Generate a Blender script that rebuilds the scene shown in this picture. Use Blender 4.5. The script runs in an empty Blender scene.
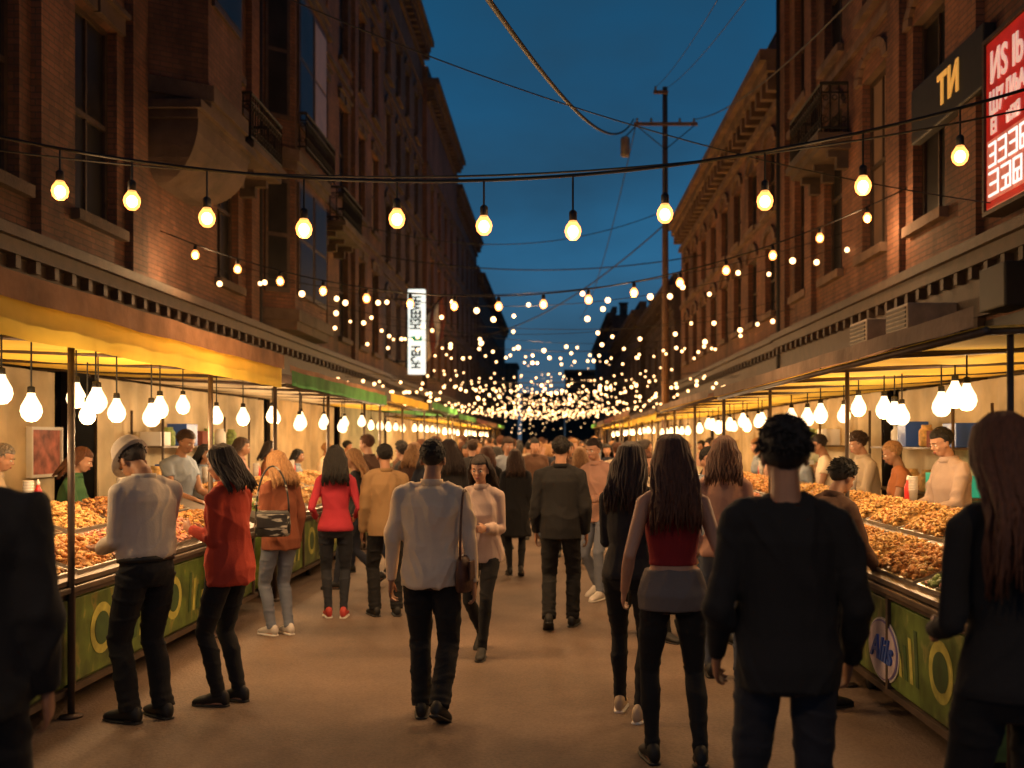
import bpy, bmesh, math, random
import numpy as np
from mathutils import Vector, Matrix
R = random.Random(11)
SC = bpy.context.scene
C = SC.collection
V = Vector
ORD = ['first','second','third','fourth','fifth','sixth','seventh','eighth','ninth','tenth','eleventh','twelfth','thirteenth','fourteenth','fifteenth','sixteenth','seventeenth','eighteenth','nineteenth','twentieth']
# ------------------------------------------------------------------ materials
def nodes(name):
    m = bpy.data.materials.new(name); m.use_nodes = True
    nt = m.node_tree; return m, nt, nt.nodes['Principled BSDF']
def mat(name, col, rough=.8, var=.25, scale=8., bump=.0, bscale=None, metal=0., emit=None, es=0., stretch=None, speck=0., translucent=0.):
    m, nt, b = nodes(name)
    tc = nt.nodes.new('ShaderNodeTexCoord'); mp = nt.nodes.new('ShaderNodeMapping')
    nt.links.new(tc.outputs['Object'], mp.inputs['Vector'])
    if stretch: mp.inputs['Scale'].default_value = stretch
    n = nt.nodes.new('ShaderNodeTexNoise'); n.inputs['Scale'].default_value = scale; n.inputs['Detail'].default_value = 5
    nt.links.new(mp.outputs['Vector'], n.inputs['Vector'])
    r = nt.nodes.new('ShaderNodeValToRGB')
    r.color_ramp.elements[0].position = .3; r.color_ramp.elements[1].position = .72
    r.color_ramp.elements[0].color = [c*(1-var) for c in col]+[1]
    r.color_ramp.elements[1].color = [min(1, c*(1+var)) for c in col]+[1]
    nt.links.new(n.outputs['Fac'], r.inputs['Fac']); out = r.outputs['Color']
    if speck:
        n3 = nt.nodes.new('ShaderNodeTexNoise'); n3.inputs['Scale'].default_value = 55; n3.inputs['Detail'].default_value = 3; nt.links.new(mp.outputs['Vector'], n3.inputs['Vector'])
        mr = nt.nodes.new('ShaderNodeMapRange'); nt.links.new(n3.outputs['Fac'], mr.inputs[0]); mr.inputs[1].default_value = .35; mr.inputs[2].default_value = .65; mr.inputs[3].default_value = 1-speck; mr.inputs[4].default_value = 1+speck
        mx = nt.nodes.new('ShaderNodeMix'); mx.data_type = 'RGBA'; mx.blend_type = 'MULTIPLY'; mx.inputs[0].default_value = 1; nt.links.new(out, mx.inputs[6]); nt.links.new(mr.outputs[0], mx.inputs[7]); out = mx.outputs[2]
    nt.links.new(out, b.inputs['Base Color'])
    b.inputs['Roughness'].default_value = rough; b.inputs['Metallic'].default_value = metal
    if bump:
        n2 = nt.nodes.new('ShaderNodeTexNoise'); n2.inputs['Scale'].default_value = bscale or scale*4; n2.inputs['Detail'].default_value = 4
        nt.links.new(mp.outputs['Vector'], n2.inputs['Vector'])
        bp = nt.nodes.new('ShaderNodeBump'); bp.inputs['Strength'].default_value = bump; bp.inputs['Distance'].default_value = .02
        nt.links.new(n2.outputs['Fac'], bp.inputs['Height']); nt.links.new(bp.outputs['Normal'], b.inputs['Normal'])
    if translucent:
        t = nt.nodes.new('ShaderNodeBsdfTranslucent'); nt.links.new(out, t.inputs['Color']); mx = nt.nodes.new('ShaderNodeMixShader'); mx.inputs[0].default_value = translucent
        nt.links.new(b.outputs[0], mx.inputs[1]); nt.links.new(t.outputs[0], mx.inputs[2]); nt.links.new(mx.outputs[0], nt.nodes['Material Output'].inputs[0])
    if emit:
        b.inputs['Emission Color'].default_value = list(emit)+[1]; b.inputs['Emission Strength'].default_value = es
        m.cycles.emission_sampling = 'NONE'
    return m
def brick(name, c1, c2, mortar, bw=.24, bh=.075):
    m, nt, b = nodes(name); L = nt.links.new
    tc = nt.nodes.new('ShaderNodeTexCoord'); sp = nt.nodes.new('ShaderNodeSeparateXYZ'); L(tc.outputs['Object'], sp.inputs[0])
    ad = nt.nodes.new('ShaderNodeMath'); L(sp.outputs[0], ad.inputs[0]); L(sp.outputs[1], ad.inputs[1])
    cb = nt.nodes.new('ShaderNodeCombineXYZ'); L(ad.outputs[0], cb.inputs[0]); L(sp.outputs[2], cb.inputs[1])
    bt = nt.nodes.new('ShaderNodeTexBrick'); L(cb.outputs[0], bt.inputs['Vector'])
    bt.inputs['Scale'].default_value = 1; bt.inputs['Brick Width'].default_value = bw; bt.inputs['Row Height'].default_value = bh
    bt.inputs['Mortar Size'].default_value = .008; bt.inputs['Mortar Smooth'].default_value = .3; bt.inputs['Bias'].default_value = -.1
    bt.inputs['Color1'].default_value = list(c1)+[1]; bt.inputs['Color2'].default_value = list(c2)+[1]; bt.inputs['Mortar'].default_value = list(mortar)+[1]
    n = nt.nodes.new('ShaderNodeTexNoise'); n.inputs['Scale'].default_value = .8; n.inputs['Detail'].default_value = 8; n.inputs['Roughness'].default_value = .65
    mp = nt.nodes.new('ShaderNodeMapping'); mp.inputs['Scale'].default_value = (1, 1, .45); L(tc.outputs['Object'], mp.inputs[0]); L(mp.outputs[0], n.inputs['Vector'])
    rp = nt.nodes.new('ShaderNodeMapRange'); L(n.outputs['Fac'], rp.inputs[0]); rp.inputs[1].default_value = .34; rp.inputs[2].default_value = .66; rp.inputs[3].default_value = .3; rp.inputs[4].default_value = 1.25
    mx = nt.nodes.new('ShaderNodeMix'); mx.data_type = 'RGBA'; mx.blend_type = 'MULTIPLY'; mx.inputs[0].default_value = 1
    L(bt.outputs['Color'], mx.inputs[6]); L(rp.outputs[0], mx.inputs[7]); L(mx.outputs[2], b.inputs['Base Color'])
    bp = nt.nodes.new('ShaderNodeBump'); bp.inputs['Strength'].default_value = .8; bp.inputs['Distance'].default_value = .014; bp.invert = True
    L(bt.outputs['Fac'], bp.inputs['Height']); L(bp.outputs['Normal'], b.inputs['Normal']); b.inputs['Roughness'].default_value = .85
    return m
def emis(name, col, s, trans=0.):
    m = mat(name, col, .5, .05, 5, emit=col, es=s)
    if trans:
        nt = m.node_tree; b = nt.nodes['Principled BSDF']; t = nt.nodes.new('ShaderNodeBsdfTransparent'); mx = nt.nodes.new('ShaderNodeMixShader'); mx.inputs[0].default_value = trans
        nt.links.new(b.outputs[0], mx.inputs[1]); nt.links.new(t.outputs[0], mx.inputs[2]); nt.links.new(mx.outputs[0], nt.nodes['Material Output'].inputs[0])
    return m
def printed(name, base, spots, sc, third=None):
    m, nt, b = nodes(name); L = nt.links.new
    tc = nt.nodes.new('ShaderNodeTexCoord')
    sp = nt.nodes.new('ShaderNodeMapping'); sp.inputs['Scale'].default_value = (.15, 1.3, .7); L(tc.outputs['Object'], sp.inputs[0])
    n = nt.nodes.new('ShaderNodeTexNoise'); n.inputs['Scale'].default_value = sc; n.inputs['Distortion'].default_value = .2; n.inputs['Detail'].default_value = 3; L(sp.outputs[0], n.inputs['Vector'])
    r = nt.nodes.new('ShaderNodeValToRGB'); e = r.color_ramp.elements
    e[0].position = .36; e[0].color = [q*.7 for q in base]+[1]; e[1].position = .5; e[1].color = list(base)+[1]
    for p, c in ((.56, base), (.60, spots), (.66, third or spots), (.7, base)):
        x = e.new(p); x.color = list(c)+[1]
    n2 = nt.nodes.new('ShaderNodeTexNoise'); n2.inputs['Scale'].default_value = 4; n2.inputs['Detail'].default_value = 8; L(tc.outputs['Object'], n2.inputs['Vector'])
    mr = nt.nodes.new('ShaderNodeMapRange'); L(n2.outputs['Fac'], mr.inputs[0]); mr.inputs[1].default_value = .34; mr.inputs[2].default_value = .62; mr.inputs[3].default_value = .4; mr.inputs[4].default_value = 1.1
    mx = nt.nodes.new('ShaderNodeMix'); mx.data_type = 'RGBA'; mx.blend_type = 'MULTIPLY'; mx.inputs[0].default_value = 1
    L(n.outputs['Fac'], r.inputs['Fac']); L(r.outputs['Color'], mx.inputs[6]); L(mr.outputs[0], mx.inputs[7]); L(mx.outputs[2], b.inputs['Base Color']); b.inputs['Roughness'].default_value = .4
    return m
M = {}
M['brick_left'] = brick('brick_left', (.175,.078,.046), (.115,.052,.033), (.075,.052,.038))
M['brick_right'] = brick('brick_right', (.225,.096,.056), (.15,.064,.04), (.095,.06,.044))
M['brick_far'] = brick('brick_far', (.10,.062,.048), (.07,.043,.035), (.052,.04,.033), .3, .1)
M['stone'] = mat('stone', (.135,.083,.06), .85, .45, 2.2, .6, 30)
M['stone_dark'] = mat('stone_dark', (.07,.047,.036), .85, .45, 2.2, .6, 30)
M['wood_dark'] = mat('wood_dark', (.045,.027,.018), .6, .35, 6, .2, 40)
M['glass_dark'] = mat('glass_dark', (.014,.013,.013), .42, .4, 2)
M['glass_dark'].node_tree.nodes['Principled BSDF'].inputs['Specular IOR Level'].default_value = .25
M['glass_warm'] = mat('glass_warm', (.10,.05,.03), .4, .5, 2.5, emit=(1,.42,.14), es=.05)
M['iron'] = mat('iron', (.012,.011,.011), .6, .3, 10, metal=.3)
M['asphalt'] = mat('asphalt', (.150,.102,.070), .78, .34, .8, .45, 60, speck=.14)
M['pave'] = mat('pavement', (.2,.16,.13), .85, .3, 2, .4, 40)
M['canvas_brown'] = mat('canvas_brown', (.27,.135,.065), .9, .35, 4, .3, 14)
M['canvas_yellow'] = mat('canvas_yellow', (.88,.60,.09), .85, .15, 2, .2, 7, translucent=.45)
M['canvas_cream'] = mat('canvas_cream', (.60,.48,.30), .9, .35, 1.6, .5, 8)
M['canvas_green'] = mat('canvas_green', (.10,.32,.09), .85, .3, 3, .3, 12, translucent=.4)
M['canvas_grey'] = mat('canvas_grey', (.20,.14,.10), .9, .3, 3, .4, 12)
M['canvas_red'] = mat('canvas_red', (.20,.055,.035), .9, .3, 3, .4, 12)
M['post'] = mat('post', (.10,.07,.05), .5, .3, 8, metal=.4)
M['panel_green'] = printed('panel_green', (.13,.20,.035), (.24,.28,.055), 7, (.32,.26,.06))
M['panel_teal'] = printed('panel_teal', (.14,.21,.045), (.24,.29,.08), 7, (.3,.29,.09))
M['print_yellow'] = mat('print_yellow', (.48,.46,.10), .5, .45, 7)
M['print_dark'] = mat('print_dark', (.05,.10,.03), .5, .4, 7)
M['counter'] = mat('counter', (.16,.12,.09), .4, .3, 5, metal=.5)
M['steel'] = mat('steel', (.45,.42,.38), .35, .2, 8, metal=.9)
M['fried'] = mat('fried', (.58,.27,.08), .55, .6, 22, .8, 90)
M['golden'] = mat('golden', (.68,.40,.13), .55, .5, 22, .8, 90)
M['browned'] = mat('browned', (.36,.16,.06), .5, .6, 22, .8, 90)
M['green_food'] = mat('green_food', (.25,.33,.09), .5, .6, 22, .6, 90)
M['pink_food'] = mat('pink_food', (.62,.26,.17), .45, .5, 22, .6, 90)
M['rubber'] = mat('rubber', (.012,.012,.012), .6)
M['bulb_hot'] = emis('bulb_hot', (1,.68,.34), 14)
M['bulb_glass'] = emis('bulb_glass', (1,.40,.10), 2.4, .45)
M['bulb_far'] = emis('bulb_far', (1,.56,.24), 5.5)
M['lamp_white'] = emis('lamp_white', (1,.76,.46), 2.3)
M['white_sign'] = mat('white_sign', (.8,.8,.75), .5, .1, 4, emit=(.85,.95,.88), es=1.1)
M['black'] = mat('black', (.01,.01,.01), .6)
M['sign_red'] = mat('sign_red', (.5,.02,.015), .4, .35, 3, emit=(1,.035,.02), es=.18)
M['sign_text'] = mat('sign_text', (.85,.6,.5), .5, .05, 4, emit=(1,.62,.52), es=.5)
M['sign_gold'] = mat('sign_gold', (.8,.45,.1), .5, .05, 4, emit=(1,.5,.1), es=.4)
M['sign_green'] = mat('sign_green', (.03,.3,.15), .5, .05, 4, emit=(.05,.6,.3), es=.4)
M['blue'] = mat('blue', (.03,.10,.45), .4, .1, 5)
M['white'] = mat('white', (.75,.72,.66), .5, .1, 5)
M['grey_box'] = mat('grey_box', (.20,.165,.14), .6, .3, 5)
M['cardboard'] = mat('cardboard', (.35,.22,.11), .8, .2, 6)
M['pole_wood'] = mat('pole_wood', (.16,.09,.06), .85, .4, 6, .4, 30, stretch=(6,6,.6))
M['paper'] = mat('paper', (.5,.42,.33), .8, .2, 9)
# ------------------------------------------------------------------ mesh builder
def chain_off(p):
    o = V((0,0,0))
    while p is not None: o += V(p.location); p = p.parent
    return o
class MB:
    def __init__(s): s.v=[]; s.f=[]
    def add(s, vs, fs):
        o=len(s.v); s.v += [tuple(v) for v in vs]; s.f += [tuple(i+o for i in f) for f in fs]; return s
    def box(s,x0,x1,y0,y1,z0,z1):
        if x0>x1:x0,x1=x1,x0
        if y0>y1:y0,y1=y1,y0
        if z0>z1:z0,z1=z1,z0
        return s.add([(x0,y0,z0),(x1,y0,z0),(x1,y1,z0),(x0,y1,z0),(x0,y0,z1),(x1,y0,z1),(x1,y1,z1),(x0,y1,z1)],
              [(0,3,2,1),(4,5,6,7),(0,1,5,4),(1,2,6,5),(2,3,7,6),(3,0,4,7)])
    def loft(s, secs, n=16):
        o=len(s.v)
        for c,u,w,ru,rw in secs:
            for k in range(n):
                a=2*math.pi*k/n; p=c+u*(ru*math.cos(a))+w*(rw*math.sin(a)); s.v.append(tuple(p))
        for i in range(len(secs)-1):
            for k in range(n):
                a=o+i*n+k; b=o+i*n+(k+1)%n; s.f.append((a,b,b+n,a+n))
        s.f.append(tuple(o+k for k in reversed(range(n)))); q=o+(len(secs)-1)*n; s.f.append(tuple(q+k for k in range(n)))
        return s
    def tube(s, pts, rads, n=8):
        pts=[V(p) for p in pts]
        if not hasattr(rads,'__len__'): rads=[rads]*len(pts)
        t=(pts[1]-pts[0]).normalized(); up=V((0,0,1)) if abs(t.z)<.9 else V((0,1,0))
        u=t.cross(up).normalized(); secs=[]
        for i,p in enumerate(pts):
            if i==0: t=(pts[1]-pts[0])
            elif i==len(pts)-1: t=(pts[-1]-pts[-2])
            else: t=(pts[i+1]-pts[i-1])
            t=t.normalized(); u=(u-t*u.dot(t))
            if u.length<1e-5: u=t.orthogonal()
            u.normalize(); w=t.cross(u); secs.append((p,u,w,rads[i],rads[i]))
        return s.loft(secs,n)
    def ell(s,c,r,Mt=None,nu=14,nv=9,fn=None):
        c=V(c); vs=[]; fs=[]
        for j in range(nv+1):
            ph=math.pi*j/nv
            for i in range(nu):
                a=2*math.pi*i/nu; d=V((math.sin(ph)*math.cos(a),math.sin(ph)*math.sin(a),math.cos(ph)))
                p=V((d.x*r[0],d.y*r[1],d.z*r[2]))
                if fn: p=fn(p,d)
                if Mt: p=Mt@p
                vs.append(c+p)
        for j in range(nv):
            for i in range(nu):
                a=j*nu+i; b=j*nu+(i+1)%nu; fs.append((a,a+nu,b+nu,b))
        return s.add(vs,fs)
    def lathe(s,c,prof,n=16):
        c=V(c); secs=[(c+V((0,0,z)),V((1,0,0)),V((0,1,0)),max(r,1e-4),max(r,1e-4)) for r,z in prof]
        return s.loft(secs,n)
    def mesh(s,name='m',off=None):
        me=bpy.data.meshes.new(name); vs=s.v
        if off is not None and off.length>0: vs=[(a-off.x,b-off.y,c-off.z) for a,b,c in vs]
        me.from_pydata(vs,[],s.f); me.update(); return me
    def build(s,name,m,parent=None,smooth=False,label=None,bevel=0,world=True,recalc=False):
        me=s.mesh(name, chain_off(parent) if (parent is not None and world) else None)
        if recalc:
            bm=bmesh.new(); bm.from_mesh(me); bmesh.ops.recalc_face_normals(bm,faces=bm.faces); bm.to_mesh(me); bm.free()
        return obj(name,me,m,parent,smooth,label,bevel)
def obj(name,me,m,parent=None,smooth=False,label=None,bevel=0):
    if m is not None: me.materials.clear(); me.materials.append(m)
    if smooth: me.polygons.foreach_set('use_smooth',[True]*len(me.polygons))
    o=bpy.data.objects.new(name,me); C.objects.link(o)
    if parent is not None: o.parent=parent
    if label: o['label']=label
    if bevel:
        b=o.modifiers.new('bevel','BEVEL'); b.width=bevel; b.segments=2; b.limit_method='ANGLE'
    return o
def tag(o,label,cat,group=None):
    o['label']=label; o['category']=cat
    if group: o['group']=group
    return o
def struct(o): o['kind']='structure'; return o
def thing(name,label,cat,loc=(0,0,0),rz=0,group=None):
    o=bpy.data.objects.new(name,None); C.objects.link(o); o.location=loc; o.rotation_euler=(0,0,rz); o.empty_display_size=.1
    return tag(o,label,cat,group)
def dup(root,loc,rot=None,label=None,group=None,mats=None,scale=None):
    r=root.copy(); C.objects.link(r); r.location=loc
    if rot is not None: r.rotation_euler=rot
    if scale: r.scale=(scale,)*3
    if label: r['label']=label
    if group: r['group']=group
    def rec(src,dst):
        for ch in list(src.children):
            c=ch.copy(); C.objects.link(c); c.parent=dst
            if mats:
                k=ch.name.split('.')[0]
                if k in mats and c.material_slots:
                    c.material_slots[0].link='OBJECT'; c.material_slots[0].material=mats[k]
            rec(ch,c)
    rec(root,r); return r
def rm(o):
    for ch in list(o.children): rm(ch)
    bpy.data.objects.remove(o)
def plight(loc,e,col=(1,.56,.24),r=.05,spot=False):
    l=bpy.data.lights.new('lamp_light','SPOT' if spot else 'POINT'); l.energy=e; l.color=col; l.shadow_soft_size=r
    if spot: l.spot_size=math.radians(172); l.spot_blend=.75
    o=bpy.data.objects.new('lamp_light',l); o.location=loc; C.objects.link(o); return o
def text_mesh(body,size,ext=.008,bold=0.0,shear=0.):
    cu=bpy.data.curves.new('t','FONT'); cu.body=body; cu.size=size; cu.extrude=ext; cu.align_x='CENTER'; cu.align_y='CENTER'; cu.offset=bold; cu.resolution_u=3; cu.shear=shear
    o=bpy.data.objects.new('t',cu); C.objects.link(o); dg=bpy.context.evaluated_depsgraph_get()
    me=bpy.data.meshes.new_from_object(o.evaluated_get(dg)); bpy.data.objects.remove(o); return me
# ------------------------------------------------------------------ people
def remesh(mb,vox,sm=2,fac=.5):
    me=mb.mesh('r'); o=bpy.data.objects.new('r',me); C.objects.link(o)
    a=o.modifiers.new('a','REMESH'); a.mode='VOXEL'; a.voxel_size=vox
    b=o.modifiers.new('b','SMOOTH'); b.factor=fac; b.iterations=sm
    dg=bpy.context.evaluated_depsgraph_get(); out=bpy.data.meshes.new_from_object(o.evaluated_get(dg))
    bpy.data.objects.remove(o); bpy.data.meshes.remove(me); return out
def wrinkle(me,amp,f,seed):
    rs=np.random.RandomState(seed); n=len(me.vertices)
    co=np.empty(n*3,'f'); me.vertices.foreach_get('co',co); co=co.reshape(-1,3)
    no=np.empty(n*3,'f'); me.vertices.foreach_get('normal',no); no=no.reshape(-1,3)
    q=co*np.array(f); q=q+.7*np.sin(q[:,[1,2,0]]*.8+rs.rand(3)*6)
    tot=np.zeros(n)
    for layer,(sc_,wt) in enumerate(((1.,1.),(2.1,.45))):
        s=np.zeros(n)
        for k in range(7):
            d=rs.randn(3); d/=np.linalg.norm(d); w=rs.uniform(.7,1.5)*sc_; s+=np.sin((q@d)*w+rs.rand()*6.28)
        s=s/2.6; tot+=wt*(1-2*np.clip(np.abs(s),0,1)**.8)
    tot=np.maximum(tot,-.45)
    co=co+no*(tot*amp)[:,None]
    me.vertices.foreach_set('co',co.astype('f').ravel()); me.update()
def ik(a,t,l1,l2,h):
    d=t-a; L=d.length; m=l1+l2-.004
    if L>m: t=a+d*(m/L); d=t-a; L=m
    u=d/L; x=(l1*l1-l2*l2+L*L)/(2*L); hh=math.sqrt(max(l1*l1-x*x,0)); p=h-u*h.dot(u); p.normalize()
    return a+u*x+p*hh, t
TM=[(-.10,.10,.08,0),(-.04,.15,.108,-.008),(.0,.158,.115,-.012),(.1,.148,.105,0),(.2,.142,.1,.0),(.33,.162,.112,.005),(.42,.168,.105,-.005),(.485,.138,.08,-.01),(.53,.075,.065,-.005),(.57,.055,.057,0),(.62,.052,.056,.015)]
TF=[(-.10,.10,.085,0),(-.04,.155,.115,-.01),(.0,.165,.12,-.014),(.1,.14,.1,0),(.19,.115,.085,0),(.32,.136,.106,.012),(.42,.142,.09,0),(.485,.115,.07,-.008),(.53,.06,.055,-.005),(.57,.046,.048,0),(.62,.044,.047,.015)]
def person(label,H=1.75,fem=False,lean=0,hp=0,hy=0,feet=((-.10,.02,0),(.10,-.02,0)),hands=(None,None),hint=((-.3,-1,-.1),(.3,-1,-.1)),
           top=('shirt',None),bottom=('pants',None),shoes=None,hair=('short',None,0),skin=None,vox=.0075,hat=None,face=False,seed=1,curl=28,bulk=1.,collar=True,group=None,yaw_t=0,palm=(None,None),waist=None):
    s=H/1.75; rr=random.Random(seed); fw=.9 if fem else 1.; TS=TF if fem else TM
    sw=.155 if fem else .175
    hz=.92
    ank=[]
    for k,(fx,fy,pit) in enumerate(feet):
        p=math.radians(pit); az=.08*math.cos(p)+.13*math.sin(p) if p>=0 else .08+.05*math.sin(-p)
        ank.append(V((fx,fy,az))); sg=-1 if k==0 else 1
        dx=fx-sg*.09; hz=min(hz, az+math.sqrt(max(.843**2-dx*dx-fy*fy,.1))+.015)
    Rl=Matrix.Rotation(math.radians(yaw_t),3,'Z')@Matrix.Rotation(-math.radians(lean),3,'X')
    P0=V((0,0,hz))
    def T(h,x=0,y=0): return P0+Rl@V((x,y,h))
    U=Rl@V((1,0,0)); W=Rl@V((0,1,0))
    Mh=Matrix.Rotation(math.radians(yaw_t+hy),3,'Z')@Matrix.Rotation(-math.radians(lean*.6+hp),3,'X')
    nb=T(.60,0,.005); hc=nb+Mh@V((0,.02,.115))
    body=MB()
    body.loft([(T(h,0,yo),U,W,rx*bulk*.96,ry*bulk*.96) for h,rx,ry,yo in TS],20)
    body.tube([T(.56),nb,nb+Mh@V((0,.015,.06))],[.055*fw,.05*fw,.05*fw],12)
    def HP(x,y,z): return hc+Mh@V((x,y,z))
    body.ell(HP(0,-.008,.03),(.073,.09,.084),Mh,20,14)
    body.ell(HP(0,.018,-.03),(.06,.068,.08),Mh,18,12)
    body.ell(HP(0,.036,-.075),(.042 if fem else .047,.042,.036),Mh,12,8)
    body.tube([HP(0,.078,.012),HP(0,.093,-.018),HP(0,.103,-.034)],[.008,.010,.0125],8)
    body.ell(HP(0,.07,.016),(.05,.018,.010),Mh); body.ell(HP(0,.083,-.062),(.022,.009,.007),Mh,10,6)
    for e in (-1,1):
        body.ell(HP(e*.074,-.004,-.015),(.009,.02,.031),Mh,10,8); body.ell(HP(e*.034,.062,-.032),(.02,.02,.02),Mh,10,8)
    sh=[];el=[];wr=[];kn=[];hj=[]
    for k,sg in enumerate((-1,1)):
        S=T(.475,sg*sw*bulk,-.01); tgt=hands[k]
        if tgt is None: tgt=(sg*(sw+.055),.05,hz-.045)
        E,Wp=ik(S,V(tgt),.285,.255,V(hint[k])); sh.append(S);el.append(E);wr.append(Wp)
        body.ell(S,(.05*fw,)*3); body.tube([T(.52,sg*.04),T(.505,sg*.11),S],[.05*fw,.048*fw,.048*fw],10)
        body.tube([S,(S+E)/2,E,E+(Wp-E)*.3,Wp],[.048*fw,.043*fw,.036*fw,.038*fw,.025*fw],12); body.ell(E,(.036*fw,)*3)
        d=(Wp-E).normalized(); n=V(palm[k]) if palm[k] else V((-sg,0,0)); n=(n-d*n.dot(d)).normalized(); t=(n.cross(d))*(-sg)
        hs=.93*fw if fem else 1.
        body.loft([(Wp-d*.01,t,n,.026*hs,.02*hs),(Wp+d*.03*hs,t,n,.036*hs,.017*hs),(Wp+d*.065*hs,t,n,.042*hs,.015*hs),(Wp+d*.092*hs,t,n,.041*hs,.012*hs)],12)
        for off,ln in ((.0325,.068),(.011,.077),(-.0105,.071),(-.031,.055)):
            q=Wp+d*.088*hs+t*off*hs; dd=(d+t*off*1.2).normalized(); pts=[q]; 
            for j,fr in enumerate((.45,.32,.25)):
                a=math.radians(curl*(.6+.5*j)); ax=dd.cross(n).normalized(); dd=Matrix.Rotation(a,3,ax)@dd; q=q+dd*ln*fr*hs; pts.append(q)
            body.tube(pts,[.0088*hs,.0084*hs,.0078*hs,.0066*hs],8)
        q=Wp+d*.02*hs+t*.024*hs; b1=q+(d*.7+t*.62+n*.15).normalized()*.04*hs; b2=b1+(d*.9+t*.25+n*.35).normalized()*.03*hs; b3=b2+(d*.95+n*.4).normalized()*.024*hs
        body.tube([q,b1,b2,b3],[.013*hs,.0105*hs,.0095*hs,.0075*hs],8)
        Hh=V((sg*.09,0,hz-.02)); A=ank[k]; K,A2=ik(Hh,A,.43,.42,V((sg*.12,1,0))); kn.append(K); hj.append(Hh)
        cm=K+(A-K)*.32+V((0,-.014,0))
        body.tube([Hh,(Hh+K)/2,K,cm,K+(A-K)*.7,A],[.075*bulk,.06*bulk,.043,.044,.034,.032],14); body.ell(K,(.043,)*3)
        ya=math.radians(-sg*8); pit=math.radians(feet[k][2]); f=V((math.sin(-ya),math.cos(ya)*math.cos(pit),-math.sin(pit) if pit>0 else math.sin(-pit))).normalized()
        u=f.cross(V((0,0,1))).normalized(); w=u.cross(f)
        B0=A-w*.08
        body.loft([(B0+f*a+w*zc,u,w,rx,rz) for a,rx,rz,zc in ((-.05,.02,.025,.04),(-.03,.03,.04,.045),(.02,.032,.045,.05),(.08,.034,.03,.035),(.14,.034,.02,.024),(.18,.015,.01,.02))],10)
    bm_=remesh(body,vox,2); root=thing('person',label,'person',group=group)
    for v in bm_.vertices: v.co*=s
    b=obj('body',bm_,skin,root,True)
    def fin(mb,name,m,vx,sm,amp,fr,sd):
        me=remesh(mb,vx,sm)
        if amp: wrinkle(me,amp,fr,sd)
        for v in me.vertices: v.co*=s
        return obj(name,me,m,root,True)
    gv=vox*1.3
    kind,bmt=bottom
    if kind:
        pm=MB(); o_={'pants':.008,'skinny':.005,'jeans':.006}[kind]
        if kind=='pants': lr=[.094,.084,.070,.068,.064,.063]
        elif kind=='jeans': lr=[.090,.078,.060,.060,.050,.047]
        else: lr=[.088,.074,.054,.056,.043,.040]
        pm.loft([(T(h,0,yo),U,W,rx*bulk+o_,ry*bulk+o_) for h,rx,ry,yo in TS[:4]]+[(T(.13),U,W,(TS[4][1])*bulk+o_,TS[4][2]*bulk+o_)],20)
        for k in range(2):
            A=ank[k]; K=kn[k]; Hh=hj[k]; cm=K+(A-K)*.32+V((0,-.014,0)); e=A+(K-A).normalized()*(-.005)
            rr_=[x*bulk if i<2 else x for i,x in enumerate(lr)]
            pts=[Hh,(Hh+K)/2,K,cm,K+(A-K)*.72]; rads=rr_[:5]
            for q_,a_ in ((.80,1.06),(.85,.97),(.90,1.1),(.95,.98),(1.,1.06)): pts.append(K+(e-K)*q_); rads.append(rr_[5]*a_)
            pm.tube(pts,rads,16); pm.ell(K,(lr[2],)*3)
        fin(pm,'trousers',bmt,gv,2,.005 if kind=='pants' else .004,(15,15,34),seed)
    if waist:
        q=MB(); q.loft([(T(h_),U,W,(rx)*bulk+.018,(ry)*bulk+.020) for h_,rx,ry in ((-.08,TS[1][1]+.004,TS[1][2]),(.0,TS[2][1]+.003,TS[2][2]+.012),(.06,(TS[2][1]+TS[3][1])/2,TS[3][2]+.012),(.13,TS[3][1]-.014,TS[3][2]-.004))],24); fin(q,'waist_wrap',waist,gv,2,.005,(18,18,12),seed+9)
    kind,tmt=top
    hem,off,slv,ar={'shirt':(-.08,.026,1,(.062,.058,.052,.049,.036)),'tucked':(.06,.02,1,(.062,.058,.052,.048,.036)),'jacket':(-.10,.030,1,(.070,.064,.06,.055,.044)),
        'coat':(-.36,.035,1,(.070,.064,.06,.055,.046)),'tee':(-.04,.020,.45,(.060,.060,.056,.054,.05)),'crop':(.15,.009,0,(.054,.05,.048,.046,.04)),'fitted':(-.03,.014,1,(.056,.050,.043,.041,.033))}[kind]
    tm=MB(); secs=[]
    hipr=[x for x in TS if x[0]==.0][0]
    if hem<-.02:
        k_=1.0+ (.12 if kind=='coat' else .0)
        secs.append((T(hem,0,-.01),U,W,(hipr[1]*k_)*bulk+off,(hipr[2]*k_)*bulk+off)); secs.append((T(hem*.5,0,-.01),U,W,hipr[1]*bulk+off,hipr[2]*bulk+off))
    for h,rx,ry,yo in TS:
        if h>max(hem,-.03) and h<=(.485 if kind=='crop' else .53):
            ex=off+(.010 if (kind in('jacket','coat','tucked') and .05<h<.25) else 0)
            secs.append((T(h,0,yo),U,W,rx*bulk+ex,ry*bulk+ex))
    if kind=='tucked': secs.insert(0,(T(.075),U,W,TS[3][1]*bulk+.02,TS[3][2]*bulk+.02))
    if kind=='crop': secs.insert(0,(T(.15),U,W,TS[4][1]+.014,TS[4][2]+.014))
    if kind!='crop': secs.append((T(.555),U,W,.062*fw+.004,.066*fw))
    tm.loft(secs,22)
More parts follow.
